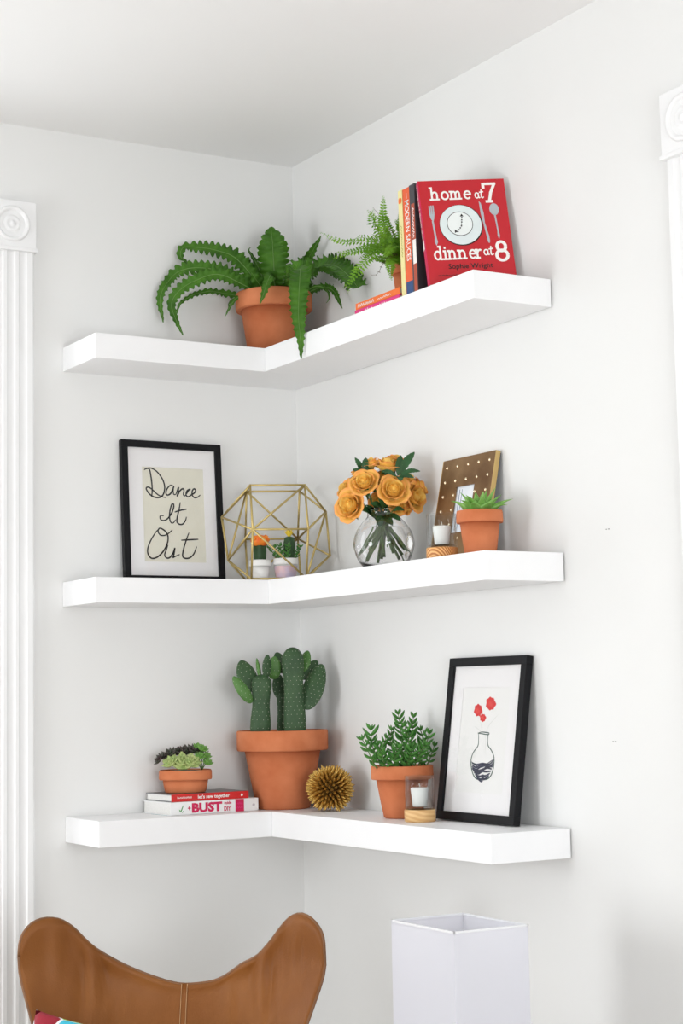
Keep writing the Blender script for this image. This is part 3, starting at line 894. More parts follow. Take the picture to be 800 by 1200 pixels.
S2 = [[(325, 575), (305, 572), (297, 585), (310, 605), (345, 600), (380, 560), (398, 515), (395, 490), (382, 500), (370, 545), (368, 590), (378, 620), (395, 622), (412, 600)],
      [(447, 480), (438, 530), (425, 580), (422, 615), (440, 632), (465, 630), (485, 605), (492, 580)], [(405, 548), (450, 535), (495, 527)]]
S3 = [[(290, 665), (265, 690), (230, 745), (208, 800), (210, 840), (235, 868), (275, 860), (320, 820), (350, 765), (355, 715), (335, 680), (300, 660), (285, 670), (285, 690), (305, 710), (345, 705), (388, 672)],
      [(355, 775), (340, 815), (330, 845), (345, 865), (370, 860), (395, 825), (405, 795), (398, 840), (390, 862), (405, 855), (440, 840)],
      [(510, 690), (490, 740), (470, 800), (462, 850), (480, 866), (515, 862), (545, 835), (567, 785)], [(452, 742), (520, 738), (580, 735)]]
for S_ in (S1, S2, S3):
    art(dance, join(*[ribbon2d(cv(s_), .0025) for s_ in S_]), M['ink'], 'handwritten_word', .0099)

# flower-vase print leaning on the right wall
W_, H_ = .360, .442
ln = math.asin(.060/.442)
mw = Matrix.Translation((-.0840, -.898, BOT+.0003+.022*sin(ln))) @ Matrix.Rotation(-pi/2, 4, 'Z') @ Matrix.Rotation(-ln, 4, 'X')
Q = [(100, 62), (610, 45), (510, 1165), (8, 1110)]
flo, cv = frame('framed_print', 'black framed print of three red flowers in a drawn vase', mw, W_, H_, .0235, .022, (.19, .80, .185, .825), M['paper_white'], Q)
for i, (c, a, b) in enumerate((((275, 405), 27, 40), ((358, 362), 32, 43), ((306, 455), 20, 26))):
    pts = cv([(c[0]+a*(1+.12*sin(5*t+i))*cos(t), c[1]+b*(1+.10*sin(7*t+i))*sin(t)) for t in [2*pi*k/36 for k in range(36)]])
    art(flo, ([(x, 0, z) for x, z in pts], [tuple(range(35, -1, -1))]), M['red_ink'], 'printed_flower', .0099)
    sq = [ribbon2d(cv([(c[0]+a*.35*cos(t), c[1]+b*.35*sin(t)) for t in (0, 1.2, 2.4, 3.6, 4.8)]), .0008), ribbon2d(cv([(c[0]-a*.3, c[1]), (c[0], c[1]-b*.1), (c[0]+a*.3, c[1]+b*.2)]), .0008)]
    art(flo, join(*sq), M['red_ink2'], 'flower_detail', .0096)
art(flo, join(ribbon2d(cv([(278, 558), (277, 600), (272, 640), (243, 680), (227, 730), (231, 795), (255, 848), (300, 860), (345, 848), (370, 795), (377, 722), (360, 670), (340, 640), (336, 600), (340, 562)]), .0018),
                  ribbon2d(cv([(272, 556), (300, 549), (346, 556), (340, 566), (300, 560), (274, 556)]), .0014)), M['ink_green'], 'printed_vase', .0098)
sq = []
for k in range(9):
    y_ = 748+k*13
    xl, xr = 232+max(0, k-3)*7, 374-max(0, k-2)*6
    sq.append(ribbon2d(cv([(xl, y_), (xl+30, y_+14+6*sin(k)), ((xl+xr)/2, y_+8*cos(2*k)), (xr-30, y_+16*sin(k+1)), (xr, y_-12+k)]), .0027))
sq.append(ribbon2d(cv([(230, 742), (262, 770), (300, 778), (340, 752), (376, 728)]), .0014))
art(flo, join(*sq), M['ink_blue'], 'printed_water', .0097)
art(flo, join(ribbon2d(cv([(290, 482), (296, 510), (299, 535)]), .0006), ribbon2d(cv([(402, 438), (375, 470), (350, 500), (328, 545)]), .0006), ribbon2d(cv([(250, 510), (270, 525), (292, 545)]), .0006), ribbon2d(cv([(318, 545), (322, 620), (318, 700)]), .0005)), M['ink_pale'], 'printed_stem', .0099)

# small bronze studded frame leaning on the right wall of the middle shelf
W_, H_ = .258, .300
ln = math.asin(.060/.300)
mw = Matrix.Translation((-.0795, -.885, MID+.0003+.018*sin(ln))) @ Matrix.Rotation(-pi/2, 4, 'Z') @ Matrix.Rotation(-ln, 4, 'X')
br = thing('photo_frame', 'small bronze metal photo frame with bright studs, behind the aloe pot', 'picture frame', mw=mw)
bar = .092
mk('frame_plate', join(box(.003, W_-.003, 0, .004, 0, bar*.9), box(.003, W_-.003, 0, .004, H_-bar*.92, H_), box(.003, bar*.92, 0, .004, bar*.9, H_-bar*.92), box(W_-bar*.92, W_-.003, 0, .004, bar*.9, H_-bar*.92)), M['bronze'], br)
mk('side_band', join(box(0, .003, 0, .014, 0, H_), box(W_-.003, W_, 0, .014, 0, H_), box(.003, W_-.003, .0041, .014, H_-.003, H_)), M['bronze_edge'], br)
mk('backing', box(.003, W_-.003, .0085, .018, .001, H_-.004), M['backing'], br)
mk('photo', box(bar*.85, W_-bar*.85, .0060, .0068, bar*.85, H_-bar*.85), M['photo'], br)
mk('photo_line', join(box(bar+.004, bar+.007, .0055, .0060, bar, H_-bar), box(bar+.016, bar+.018, .0055, .0060, bar, H_-bar)), M['photo_dark'], br)
stud_me = None
sv = xf(lathe([(.0048, 0), (.0042, .0018), (.0022, .0034), (.0003, .004)], 10, False, False), Matrix.Rotation(pi/2, 4, 'X') @ Matrix.Scale(.62, 4, (1, 0, 0)))
cols_ = [.026+.0515*i for i in range(5)]; rows_ = [.024+.042*i for i in range(7)]
for i, x in enumerate(cols_):
    for j, z in enumerate(rows_):
        if 1 < i < 3 and 1 < j < 5 or (bar*.85 < x < W_-bar*.85 and bar*.85 < z < H_-bar*.85): continue
        if stud_me is None:
            o = mk('stud', sv, M['stud'], br, True); stud_me = o.data
        else: o = inst('stud', stud_me, br)
        o.location = (x, 0, z)

# ------------------------------------------------------------------ brass geometric sculpture
GEO = (-.186, -.192)
geo = thing('geometric_sculpture', 'open brass wire polyhedron standing around two tiny cactus pots', 'sculpture', (*GEO, MID), VX+radians(7))
a_, l_ = .166, .084                      # hexagon radius and half length of the prism
zc = a_*sin(pi/3)+.0035
def ring(x): return [Vector((x, -a_*cos(radians(60*k)), zc+a_*sin(radians(60*k)))) for k in range(6)]   # k=0 front, 1 top front, 2 top back, 3 back, 4 low back, 5 low front
Lr, Rr = ring(-l_), ring(l_)
C_ = Vector((-l_-.083, .01, zc+.055)); G_ = Vector((-l_-.066, -.005, zc-.080))
F_ = Vector((l_+.074, .005, zc+.070)); J_ = Vector((l_+.084, .0, zc-.068))
E = []
for k in range(6):
    E += [(Lr[k], Lr[(k+1) % 6]), (Rr[k], Rr[(k+1) % 6]), (Lr[k], Rr[k])]
E += [(Rr[1], Lr[0]), (Lr[0], Rr[5]), (Lr[2], Rr[3]), (Rr[3], Lr[4])]
E += [(C_, Lr[1]), (C_, Lr[0]), (C_, Lr[2]), (C_, G_), (G_, Lr[0]), (G_, Lr[5]), (G_, Lr[4]), (G_, Lr[3]), (G_, Lr[2])]
E += [(F_, Rr[1]), (F_, Rr[0]), (F_, Rr[2]), (F_, Rr[3]), (F_, J_), (F_, Rr[5]), (J_, Rr[5]), (J_, Rr[4]), (J_, Rr[3])]
for a, b in E: mk('rod', tube([a, b], .0033, 8), M['gold'], geo, True)
for v in Lr+Rr+[C_, G_, F_, J_]:
    mk('joint', xf(lathe([(.0003, -.0036), (.0026, -.0026), (.0037, 0), (.0026, .0026), (.0003, .0036)], 10, False, False), Matrix.Translation(v)), M['gold'], geo, True)


def geo_at(lx, ly, lz=0):
    return geo.matrix_basis @ Vector((lx, ly, lz)) if False else Matrix.Translation((*GEO, MID)) @ Matrix.Rotation(VX, 4, 'Z') @ Vector((lx, ly, lz))


# tiny moon cactus in a white pot
p0 = geo_at(-.050, -.012)
mc = thing('mini_cactus', 'tiny cactus with a bright orange top in a plain white pot', 'potted plant', tuple(p0), VX)
pot_parts(mc, .0355, .0255, .066, .020, M['white_pot'], M['white_pot'], 36, M['grit'], .006)
cb = lathe([(.014, .058), (.017, .072), (.0185, .095), (.017, .112), (.004, .118)], 24, False, True)
cb = ([(p[0]*(1+.10*cos(4*math.atan2(p[1], p[0]))), p[1]*(1+.10*cos(4*math.atan2(p[1], p[0]))), p[2]) for p in cb[0]], cb[1])
mk('cactus_body', cb, M['cactus'], mc, True)
ob = []
rnd = random.Random(5)
core = lathe([(.004, .107), (.020, .112), (.027, .126), (.022, .140), (.0005, .146)], 24, True, False)
top = mk('cactus_top', ([(p[0]*(1+.09*cos(8*math.atan2(p[1], p[0]))), p[1]*(1+.09*cos(8*math.atan2(p[1], p[0]))), p[2]) for p in core[0]], core[1]), M['orange_cactus'], mc, True)
for k in range(22):
    a = rnd.uniform(0, 2*pi); r_ = .027*sqrt(rnd.random()); z_ = .127+.018*sqrt(max(0, 1-(r_/.028)**2))*rnd.uniform(.3, 1)
    ob.append(xf(lathe([(.0005, -.005), (.005, -.002), (.006, .002), (.0005, .006)], 8, False, False), Matrix.Translation((r_*cos(a), r_*sin(a), z_))))
mk('offset_bumps', join(*ob), M['orange_cactus'], top, True)['kind'] = 'stuff'

# tiny cactus with yellow flower, white pot glazed pink
p0 = geo_at(.029, -.006)
yc = thing('mini_cactus', 'tiny cactus with a yellow flower and leafy sprigs in a pink glazed pot', 'potted plant', tuple(p0), VX)
pt = pot_parts(yc, .040, .030, .070, .020, M['white_pot'], M['white_pot'], 36, M['grit'], .006)
mk('glaze_band', lathe([(.0316, .010), (.0365, .046)], 36, False, False), M['pink_glaze'], pt, True)
col_ = lathe([(.016, .062), (.0175, .08), (.0175, .118), (.014, .135), (.0005, .140)], 32, False, False)
mk('cactus_body', ([(p[0]*(1+.10*cos(9*math.atan2(p[1], p[0])))+.012, p[1]*(1+.10*cos(9*math.atan2(p[1], p[0]))), p[2]) for p in col_[0]], col_[1]), M['cactus'], yc, True)
fl = []
for k in range(16):
    a = 2*pi*k/16+.2*(k % 2); t_ = .8 if k % 2 else .45
    d = Vector((cos(a)*t_, sin(a)*t_, 1)).normalized()
    fl.append(fleshy([Vector((.012, 0, .136)), Vector((.012, 0, .136))+d*.013, Vector((.012, 0, .136))+d*.026], .0042, .0012, Vector((0, 0, 1)), 5, 6))
mk('flower', join(*fl), M['yellow'], yc, True)
for (bx_, by_, lean_, n_) in ((-.020, -.004, -.5, 6), (-.012, -.020, -.15, 6), (.030, -.012, .55, 5), (.004, -.026, .2, 6), (-.024, .01, -.9, 4)):
    sv, lv = [], []
    tip = Vector((bx_+lean_*.035, by_-.01, .066+.052-abs(lean_)*.012))
    b0 = Vector((bx_, by_, .062))
    P = cr([b0, b0.lerp(tip, .5)+Vector((0, 0, .006)), tip], 10)
    for k in range(n_*2):
        pz = P[min(10, 2+int(k*8/(n_*2)))]
        a = k*2.4
        d = Vector((cos(a), sin(a), .55)).normalized()
        lv.append(fleshy([pz, pz+d*.007, pz+d*.014+Vector((0, 0, .003))], .0042, .0022, Vector((0, 0, 1)), 5, 6))
    st = mk('sprig', tube(P, .0015, 5), M['stem'], yc, True)
    mk('leaves', join(*lv), M['sed'], st, True)['kind'] = 'stuff'

# ------------------------------------------------------------------ vase of roses
VB = Vector((-.130, -.735, MID))
vase = thing('glass_vase', 'round clear glass vase half full of water holding orange roses', 'vase', tuple(VB), VX)
outer = [(.036, .0), (.055, .004), (.074, .026), (.0855, .058), (.0875, .080), (.080, .108), (.064, .132), (.051, .146), (.046, .155), (.047, .166), (.051, .174)]
tv = .0028
inner = [(r_-tv*(1.0), z_+(.006 if i < 2 else 0)) for i, (r_, z_) in enumerate(outer)]
def smooth_prof(pr, n):
    return [(p.x, p.z) for p in cr([(a, 0, b) for a, b in pr], n)]
so, si = smooth_prof(outer, 36), smooth_prof(inner, 36)
mk('vase_body', lathe([(.0005, 0)]+so+list(reversed(si))+[(.0005, si[0][1])], 56, False, False), M['glass'], vase, True)
WL = .118
wp = [(r_-.0006, z_+.0004) for r_, z_ in si if z_ < WL]
mk('water', lathe([(.0005, wp[0][1])]+wp+[(wp[-1][0]-.0015, WL), (.0005, WL)], 56, False, False), M['water'], vase, True)

rose_protos = {}


def rose_petals(kind, rnd):
    """list of (verts, faces, cols) petals of a unit rose, opening along +z"""
    out = []
    lay = {'open': [(1, .09, .60, 2.6, 0), (2, .18, .66, 1.7, .0), (3, .29, .71, 1.5, .03), (3, .42, .72, 1.35, .07), (4, .58, .66, 1.15, .15), (5, .78, .52, 1.0, .26)],
           'side': [(1, .12, .72, 2.4, 0), (2, .20, .80, 1.5, .02), (3, .34, .84, 1.3, .06), (4, .52, .78, 1.1, .14), (5, .74, .58, .95, .34)],
           'bud': [(1, .12, .85, 2.4, 0), (2, .22, .92, 1.6, .02), (3, .33, .94, 1.5, .05), (3, .46, .84, 1.3, .12)]}[kind]
    for li, (n, R_, Hh, wid, curl) in enumerate(lay):
        for k in range(n):
            th0 = 2*pi*k/n+li*.9+rnd.uniform(-.15, .15)
            V, F, Cc = [], [], []
            na, nb = 9, 8
            jr = rnd.uniform(.93, 1.07); jh = rnd.uniform(.94, 1.05)
            for b in range(nb+1):
                t = b/nb
                rad = R_*jr*(.34+.66*sin(t*pi*.5)**.62)
                z = Hh*jh*t
                if t > .6:
                    c = (t-.6)/.4
                    rad += curl*c*c*.62; z -= curl*c*c*.42
                for a in range(na):
                    s_ = -1+2*a/(na-1)
                    wd = wid*(.55+.45*sin(pi*min(1, t*.75+.1)))*(1 if t < .8 else 1-.35*((t-.8)/.2)**2)
                    ang = th0+s_*wd
                    zz = z-(.13*R_+.03)*abs(s_)**2.5*(t > .5)*(t-.5)*2
                    rr = rad*(1-.10*abs(s_)**2+.03*sin(5*s_+li)*t) + (.05*curl*abs(s_)**3*t)
                    V.append((rr*cos(ang), rr*sin(ang), zz))
                    e_ = max(0, t-.62)/.38
                    e_ = min(1, e_+.35*abs(s_)**3)
                    base = Vector((1.0, .63, .12)) if li < len(lay)-2 else Vector((1.0, .60, .12))
                    edge = Vector((1.0, .68, .19)) if li < len(lay)-2 else Vector((1.0, .42, .12))
                    if t < .3: base = base.lerp(Vector((1.0, .70, .20)), .7)
                    Cc.append(tuple(base.lerp(edge, e_)))
            for b in range(nb):
                for a in range(na-1):
                    i = b*na+a
                    F.append((i, i+1, i+1+na, i+na))
            out.append((V, F, Cc))
    return out


def rose(label, pxy, depth, rad, face, kind='open', seed=1, group='orange roses in the vase'):
    """rose bloom at a spot over the vase, opening toward 'face' (local: x picture right, -y to the room, z up)"""
    rnd = random.Random(seed); rad *= 1.30
    head = Vector(((pxy[0]-452)*.00243, depth, (667.5-pxy[1])*.00243))
    e = thing('rose', label, 'flower', tuple(VB), VX, group)
    zax = Vector(face).normalized()
    qn = zax.to_track_quat('Z', 'Y').to_matrix().to_4x4()
    base = head-zax*rad*.35
    mwl = Matrix.Translation(base) @ qn @ Matrix.Scale(rad, 4)
    for V, F, Cc in rose_petals(kind, rnd):
        mk('petal', xf((V, F), mwl), M['rose'], e, True, Cc)
    core_ = lathe([(.03, .02), (.22, .08), (.36, .22), (.36, .36), (.20, .50), (.02, .56)], 16, True, True)
    mk('heart', xf(core_, mwl), M['rose'], e, True, [(1.0, .58, .11)]*len(core_[0]))
    sp = []
    for k in range(5):
        a = 2*pi*k/5
        sp.append(blade([Vector((0, 0, .02)), Vector((.35*cos(a), .35*sin(a), .06)), Vector((.75*cos(a), .75*sin(a), -.12))], .13, Vector((0, 0, 1)), 6, .1))
    mk('sepals', xf(join(*sp, lathe([(.04, -.25), (.13, -.15), (.17, 0), (.1, .1)], 12, True, True)), mwl), M['rose_leaf'], e, True)
    ang = rnd.uniform(0, 6.28)
    neck = Vector((max(-.028, min(.028, head.x*.38)), max(-.022, min(.022, depth*.35)), .158))
    foot = Vector((-head.x*.55+rnd.uniform(-.015, .015), -depth*.45+rnd.uniform(-.012, .012), rnd.uniform(.030, .065)))
    mk('stem', tube([base-zax*rad*.15, base.lerp(neck, .6)-zax*.006, neck, neck.lerp(foot, .5), foot], .0031, 8, 20), M['stem'], e, True)
    return e


rose('orange rose facing out, upper left beside the dark leaf sprig', (430, 566), -.045, .038, (-.25, -.85, .45), 'open', 1)
rose('fully open orange rose facing out at the middle of the bunch', (464, 576), -.055, .041, (.05, -.95, .30), 'open', 2)
rose('big orange rose hanging low over the vase shoulder', (413, 592), -.030, .042, (-.55, -.80, .10), 'open', 3)
rose('orange rose turned sideways on the side of the bunch near the candle', (489, 583), -.015, .040, (.75, -.60, .15), 'side', 4)
rose('orange rose seen side on, standing upright at the top of the bunch', (458, 545), .000, .038, (.15, -.25, .95), 'side', 5)
rose('small coral orange rose at the top next to the dark leaf sprig', (439, 541), .015, .026, (-.25, -.3, .9), 'side', 6)
rose('half hidden orange rose behind the low hanging one', (408, 571), .025, .034, (-.8, -.35, .45), 'open', 7)
rose('half hidden orange rose behind the sideways one', (496, 572), .012, .030, (.85, .1, .35), 'side', 8)
rose('coral rose tucked low under the sideways one', (478, 597), -.020, .024, (.5, -.7, -.35), 'bud', 9)
rose('small orange rose peeking over the top behind the leaf sprig', (470, 537), .035, .030, (.3, .1, .95), 'open', 10)
rose('closed red-orange bud beside the dark leaf sprig', (421, 553), .01, .018, (-.6, -.2, .6), 'bud', 11)
rose('orange rose at the back of the bunch toward the wall', (448, 560), .055, .040, (-.1, .6, .8), 'open', 12)


rose('small orange rose filling the gap between the two open roses', (446, 588), -.012, .026, (-.1, -.9, .2), 'open', 13)
rose('orange rose tucked behind the sideways one near its top', (482, 560), .01, .032, (.5, -.3, .7), 'open', 14)
rose('coral orange rose low at the vase neck under the middle rose', (470, 592), -.03, .028, (.25, -.9, -.1), 'side', 15)


def leaf_sprig(label, stem_pts, leaves):
    e = thing('rose_sprig', label, 'leaves', tuple(VB), VX, 'rose leaf sprigs in the vase')
    cvt = lambda p: Vector(((p[0]-452)*.00243, p[2], (667.5-p[1])*.00243))
    mk('stem', tube([cvt(p) for p in stem_pts], .0017, 6, 16), M['stem'], e, True)
    for a, b, w in leaves:
        A, B = cvt(a), cvt(b)
        mdl = A.lerp(B, .5)+Vector((0, -.006, .004))
        mk('leaf', blade([A, mdl, B], w*.00243/2, Vector((.1, -.8, .55)), 14, .18, 7, .07, .05, lambda t: sin(pi*(.04+.95*t))**.75), M['rose_leaf'], e, True)
    return e


leaf_sprig('dark green five-leaved sprig standing up on the candle side of the bunch', [(455, 600, 0), (464, 570, .01), (471, 555, -.02), (476, 545, -.03)],
           [((472, 556, -.03), (490, 530, -.02), 10), ((470, 558, -.03), (474, 533, -.01), 9), ((473, 557, -.04), (496, 554, -.04), 7), ((471, 560, -.045), (488, 562, -.05), 8), ((468, 560, -.05), (450, 554, -.06), 7), ((471, 560, -.04), (473, 566, -.06), 9)])
leaf_sprig('dark green leaf sprig standing up beside the red bud', [(450, 600, 0), (440, 570, .02), (432, 552, .02)],
           [((430, 554, .01), (420, 533, .02), 7), ((431, 553, 0), (433, 534, .01), 8), ((430, 556, 0), (417, 548, 0), 8), ((431, 555, 0), (440, 548, 0), 9), ((428, 560, 0), (413, 560, -.01), 6)])
leaf_sprig('short dark leaf sprig under the middle rose at the vase neck', [(455, 640, -.01), (458, 612, -.03), (462, 600, -.04)],
           [((463, 600, -.045), (476, 600, -.05), 7), ((452, 596, -.03), (437, 592, -.05), 9), ((455, 600, -.04), (446, 586, -.06), 9), ((450, 602, -.03), (438, 606, -.03), 6), ((452, 606, -.03), (462, 618, -.05), 9), ((448, 604, -.035), (447, 620, -.05), 9), ((456, 604, -.03), (472, 612, -.04), 8)])
for i, (xa, xb, zb) in enumerate(((438, 424, 650), (444, 432, 657), (462, 484, 652), (458, 474, 660), (450, 446, 648))):
    leaf_sprig('cut green stem standing in the vase water', [(450+(i-2)*4, 596, .01*(i-2)), ((450+xa)/2, 615, .01*(i-2)), (xa, 630, -.01), (xb, zb, -.02)], [((450+(i-2)*3, 608, 0), (440+(i-2)*8, 592, -.03), 8)])


# ------------------------------------------------------------------ candle holders
def candle(label, loc, wood, wm_rot=0):
    e = thing('candle_holder', label, 'candle holder', loc, wm_rot, 'glass candle holders on wooden bases')
    mk('wooden_base', lathe([(.040, 0), (.0425, .002), (.0425, .031), (.041, .033), (.0005, .033)], 48, True, False), wood, e, True)
    g = [(.0405, .0332), (.0405, .122), (.0395, .1235), (.0375, .1225), (.0375, .0415), (.0005, .0405)]
    mk('glass_cup', lathe([(.0005, .0332)]+g, 48, False, False), M['tumbler'], e, True)
    mk('cup_floor', lathe([(.0005, .0336), (.0368, .0336), (.0372, .036), (.0372, .0395), (.0005, .0402)], 48, False, False), M['tumbler_base'], e, True)
    return e


def votive(label, loc):
    e = thing('votive_candle', label, 'candle', loc, 0, 'white votive candles in glass holders')
    mk('wax', lathe([(.0185, 0), (.0195, .001), (.0245, .048), (.0235, .050), (.004, .049), (.0005, .0485)], 36, True, False), M['wax'], e, True)
    mk('wick', tube([(0, 0, .0485), (.001, 0, .055), (0, .001, .062)], .0011, 6), M['wick'], e, True)
    return e


candle('glass candle holder on a banded wooden base beside the aloe pot', (-.166, -1.086, MID+.0002), M['zebra_wood'], .3)
votive('white votive candle in the holder with the banded wooden base', (-.166, -1.086, MID+.0412))
c2 = candle('glass candle holder on a pale wooden base beside the jade plant', (-.150, -.922, BOT+.0002), M['pale_wood'])
votive('white votive candle in the holder with the pale wooden base', (-.150, -.922, BOT+.0412))

# ------------------------------------------------------------------ aloe
al = thing('potted_aloe', 'spiky bright green aloe rosette in a terracotta pot beside the bronze frame', 'potted plant', (-.125, -1.205, MID), VX)
pot_parts(al, .0625, .041, .122, .032)
rnd = random.Random(11)
q = px((563, 653), .00224)
spec_ = []
for (tx, ty, dep, w) in ((529, 587, -.02, 9), (602, 586, -.02, 9), (541, 576, .0, 11), (590, 579, .01, 9), (552, 592, -.07, 10), (575, 592, -.07, 10), (560, 574, .03, 9), (573, 573, .02, 9), (582, 572, -.02, 8),
                         (548, 583, -.05, 11), (583, 586, -.05, 9), (567, 577, -.03, 9), (557, 580, -.03, 9), (540, 588, -.055, 8), (595, 593, -.03, 7), (565, 585, -.06, 9), (577, 578, .04, 8), (549, 577, .04, 8)):
    tip = q((tx, ty, dep))
    b0 = Vector((tip.x*.12, tip.y*.12, .112))
    out_ = Vector((tip.x, tip.y, 0))
    mid_ = b0.lerp(tip, .5)+Vector((0, 0, .010))+out_*.10
    h_ = (Vector((0, 0, 1))-out_*2).normalized()
    mk('leaf', fleshy([b0, mid_, tip], w*.00224*1.0, .0095, h_, 10, 8, lambda t: max(.02, (.75+.35*sin(pi*min(1, t*1.4)))*(1-t**1.8))), M['aloe'], al, True)

# ------------------------------------------------------------------ big prickly pear
cac = thing('potted_cactus', 'tall prickly pear cactus in the largest terracotta pot', 'potted plant', (-.153, -.152, BOT), VX)
pot_parts(cac, .143, .083, .240, .062)
q = px((331, 947), .00263)
rnd = random.Random(21)


def pad(p0, p1, wpx, dep0, dep1, thick=.4, m=None, turn=0, dots=40, trunk=False):
    A, B = q((*p0, dep0)), q((*p1, dep1))
    ax_ = (B-A); L = ax_.length; ax_.normalize()
    sd = ax_.cross(Vector((sin(turn), -cos(turn), 0))).normalized()
    nn = sd.cross(ax_)
    w = wpx*.00263/2
    V, F = [], []
    n, rg = 34, 22
    if not trunk: w *= 1.13
    def pr(t):
        if trunk: return (.93+.07*sin(t*9))*(1 if t < .84 else sqrt(max(0.0, 1-((t-.84)/.16)**2))*.97+.03)
        return max(.02, (sin(pi*(t**.86))**.52)) if 0 < t < 1 else .02
    for i in range(n+1):
        t = 1-(1-i/n)**1.9 if trunk else (1-cos(pi*i/n))/2
        k_ = pr(t)
        for c in range(rg):
            a = 2*pi*c/rg
            V.append(A+ax_*L*t+sd*cos(a)*w*k_+nn*sin(a)*w*thick*k_)
    for i in range(n):
        for c in range(rg):
            j = (c+1) % rg; F.append((i*rg+c, i*rg+j, (i+1)*rg+j, (i+1)*rg+c))
    F.append(tuple(range(rg-1, -1, -1))); F.append(tuple(n*rg+c for c in range(rg)))
    o = mk('trunk' if trunk else 'pad', (V, F), m or M['cactus'], cac, True)
    dv = []
    rows = max(3, int(L/.0125)); per = max(3, int(w/.0055))
    for i in range(1, rows):
        t = i/rows; k_ = pr(t)
        for c in range(per*2):
            a = 2*pi*(c+(.5 if i % 2 else 0))/(per*2)+rnd.uniform(-.1, .1)
            p_ = A+ax_*L*t+sd*cos(a)*w*k_*1.0+nn*sin(a)*w*thick*k_*1.0
            d_ = (sd*cos(a)*thick+nn*sin(a)).normalized()
            dv.append(xf(([(-.0013, 0, 0), (.0013, 0, 0), (0, .0013, 0), (0, -.0013, 0), (0, 0, .0012)], [(0, 3, 4), (3, 1, 4), (1, 2, 4), (2, 0, 4)]), Matrix.Translation(p_) @ d_.to_track_quat('Z', 'Y').to_matrix().to_4x4()))
    mk('areoles', join(*dv), M['areole'], o)['kind'] = 'stuff'
    return o


pad((306, 862), (309, 790), 24, -.06, -.06, .62, trunk=True)
pad((347, 862), (345, 759), 26, -.06, -.05, .62, trunk=True)
pad((331, 862), (331, 808), 13, .03, .03, .7, trunk=True)
pad((330, 820), (326, 789), 15, .03, .03, .5)
pad((298, 810), (284, 773), 21, -.05, -.03, .3, turn=.3)
pad((297, 823), (276, 792), 13, -.07, -.09, .4, M['cactus_young'], .5)
pad((307, 795), (303, 771), 4.5, -.06, -.05, 1.6, M['cactus_young'])
pad((314, 794), (316, 767), 11, -.06, -.06, .4, turn=.6)
pad((322, 796), (324, 769), 15, -.02, -.03, .35, M['cactus_young'])
pad((335, 789), (325, 764), 14, -.02, .02, .35)
pad((356, 788), (363, 763), 13, -.03, -.02, .4, M['cactus_young'], -.4)
pad((355, 796), (374, 775), 14, -.01, .02, .35)
pad((360, 832), (379, 779), 24, -.06, -.02, .28, turn=-.35)

# ------------------------------------------------------------------ gold urchin
UR = Vector((-.107, -.362, BOT))
ur = thing('spiky_ball', 'gold metallic spiky ball like a sea urchin beside the largest pot', 'ornament', tuple(UR), VX)
rc, zc_ = .041, .065
mk('core', xf(lathe([(.0003+rc*sin(pi*i/16), -rc*cos(pi*i/16)) for i in range(17)], 28, False, False), Matrix.Translation((0, 0, zc_))), M['gold_dark'], ur, True)
sv = lathe([(.0030, 0), (.0052, .010), (.0047, .021), (.0026, .031), (.0003, .036)], 7, True, False)
sme = None
N_ = 290
rnd = random.Random(8)
for i in range(N_):
    z_ = 1-2*(i+.5)/N_
    if z_ < -.90: continue
    a = i*2.399963
    d = Vector((sqrt(1-z_*z_)*cos(a), sqrt(1-z_*z_)*sin(a), z_))
    s_ = rnd.uniform(.86, 1.06)
    if z_ < -.45: s_ *= max(.35, min(1, ((zc_-.0015)/abs(z_)-rc*.96)/.034))
    mw = Matrix.Translation(Vector((0, 0, zc_))+d*rc*.96) @ (d+Vector((rnd.uniform(-.08, .08), rnd.uniform(-.08, .08), rnd.uniform(-.05, .08)))).to_track_quat('Z', 'Y').to_matrix().to_4x4() @ Matrix.Diagonal((1, 1, s_, 1))
    if sme is None:
        o = mk('spike', sv, M['gold_urchin'], ur, True); sme = o.data; o.matrix_local = mw
    else: inst('spike', sme, ur, mw)

# ------------------------------------------------------------------ jade plant
jd = thing('potted_jade_plant', 'bushy small-leaved green jade plant in a terracotta pot behind a candle', 'potted plant', (-.105, -.765, BOT), VX)
pot_parts(jd, .089, .054, .146, .038)
q = px((474, 958.5), .00239)
rnd = random.Random(17)


def jade_branch(pts, n, L=9.5):
    P = cr([q(p) for p in pts], 24)
    o = mk('branch', tube(P, lambda t: .0026*(1-.55*t), 6), M['stem'], jd, True)
    lv = []
    for k in range(n):
        t = .16+.84*k/(n-1)
        i = min(24, int(t*24)); p_ = P[i]
        T = (P[min(24, i+1)]-P[max(0, i-1)]).normalized()
        a0 = k*pi/2+rnd.uniform(-.3, .3)
        s1 = T.orthogonal().normalized(); s2 = T.cross(s1)
        up_ = .10+.50*t
        ll = L*1.18*.00239*rnd.uniform(.8, 1.12)*(1.0-.35*(t > .93))
        for sg in (0, pi):
            a = a0+sg
            d = ((s1*cos(a)+s2*sin(a))+T*up_+Vector((0, 0, .25))).normalized()
            if (p_+d*ll).z < .152: continue
            lv.append(fleshy([p_, p_+d*ll*.5, p_+d*ll+Vector((0, 0, ll*.16))], ll*.21, ll*.12, T, 6, 7))
    # crown
    p_ = P[-1]; T = (P[-1]-P[-3]).normalized()
    for k in range(4):
        a = k*pi/2; s1 = T.orthogonal().normalized(); s2 = T.cross(s1)
        d = (s1*cos(a)*.5+s2*sin(a)*.5+T).normalized()
        lv.append(fleshy([p_, p_+d*.008, p_+d*.017], .0036, .002, T, 6, 7))
    for l_ in lv: mk('leaf', l_, M['sed'], o, True)


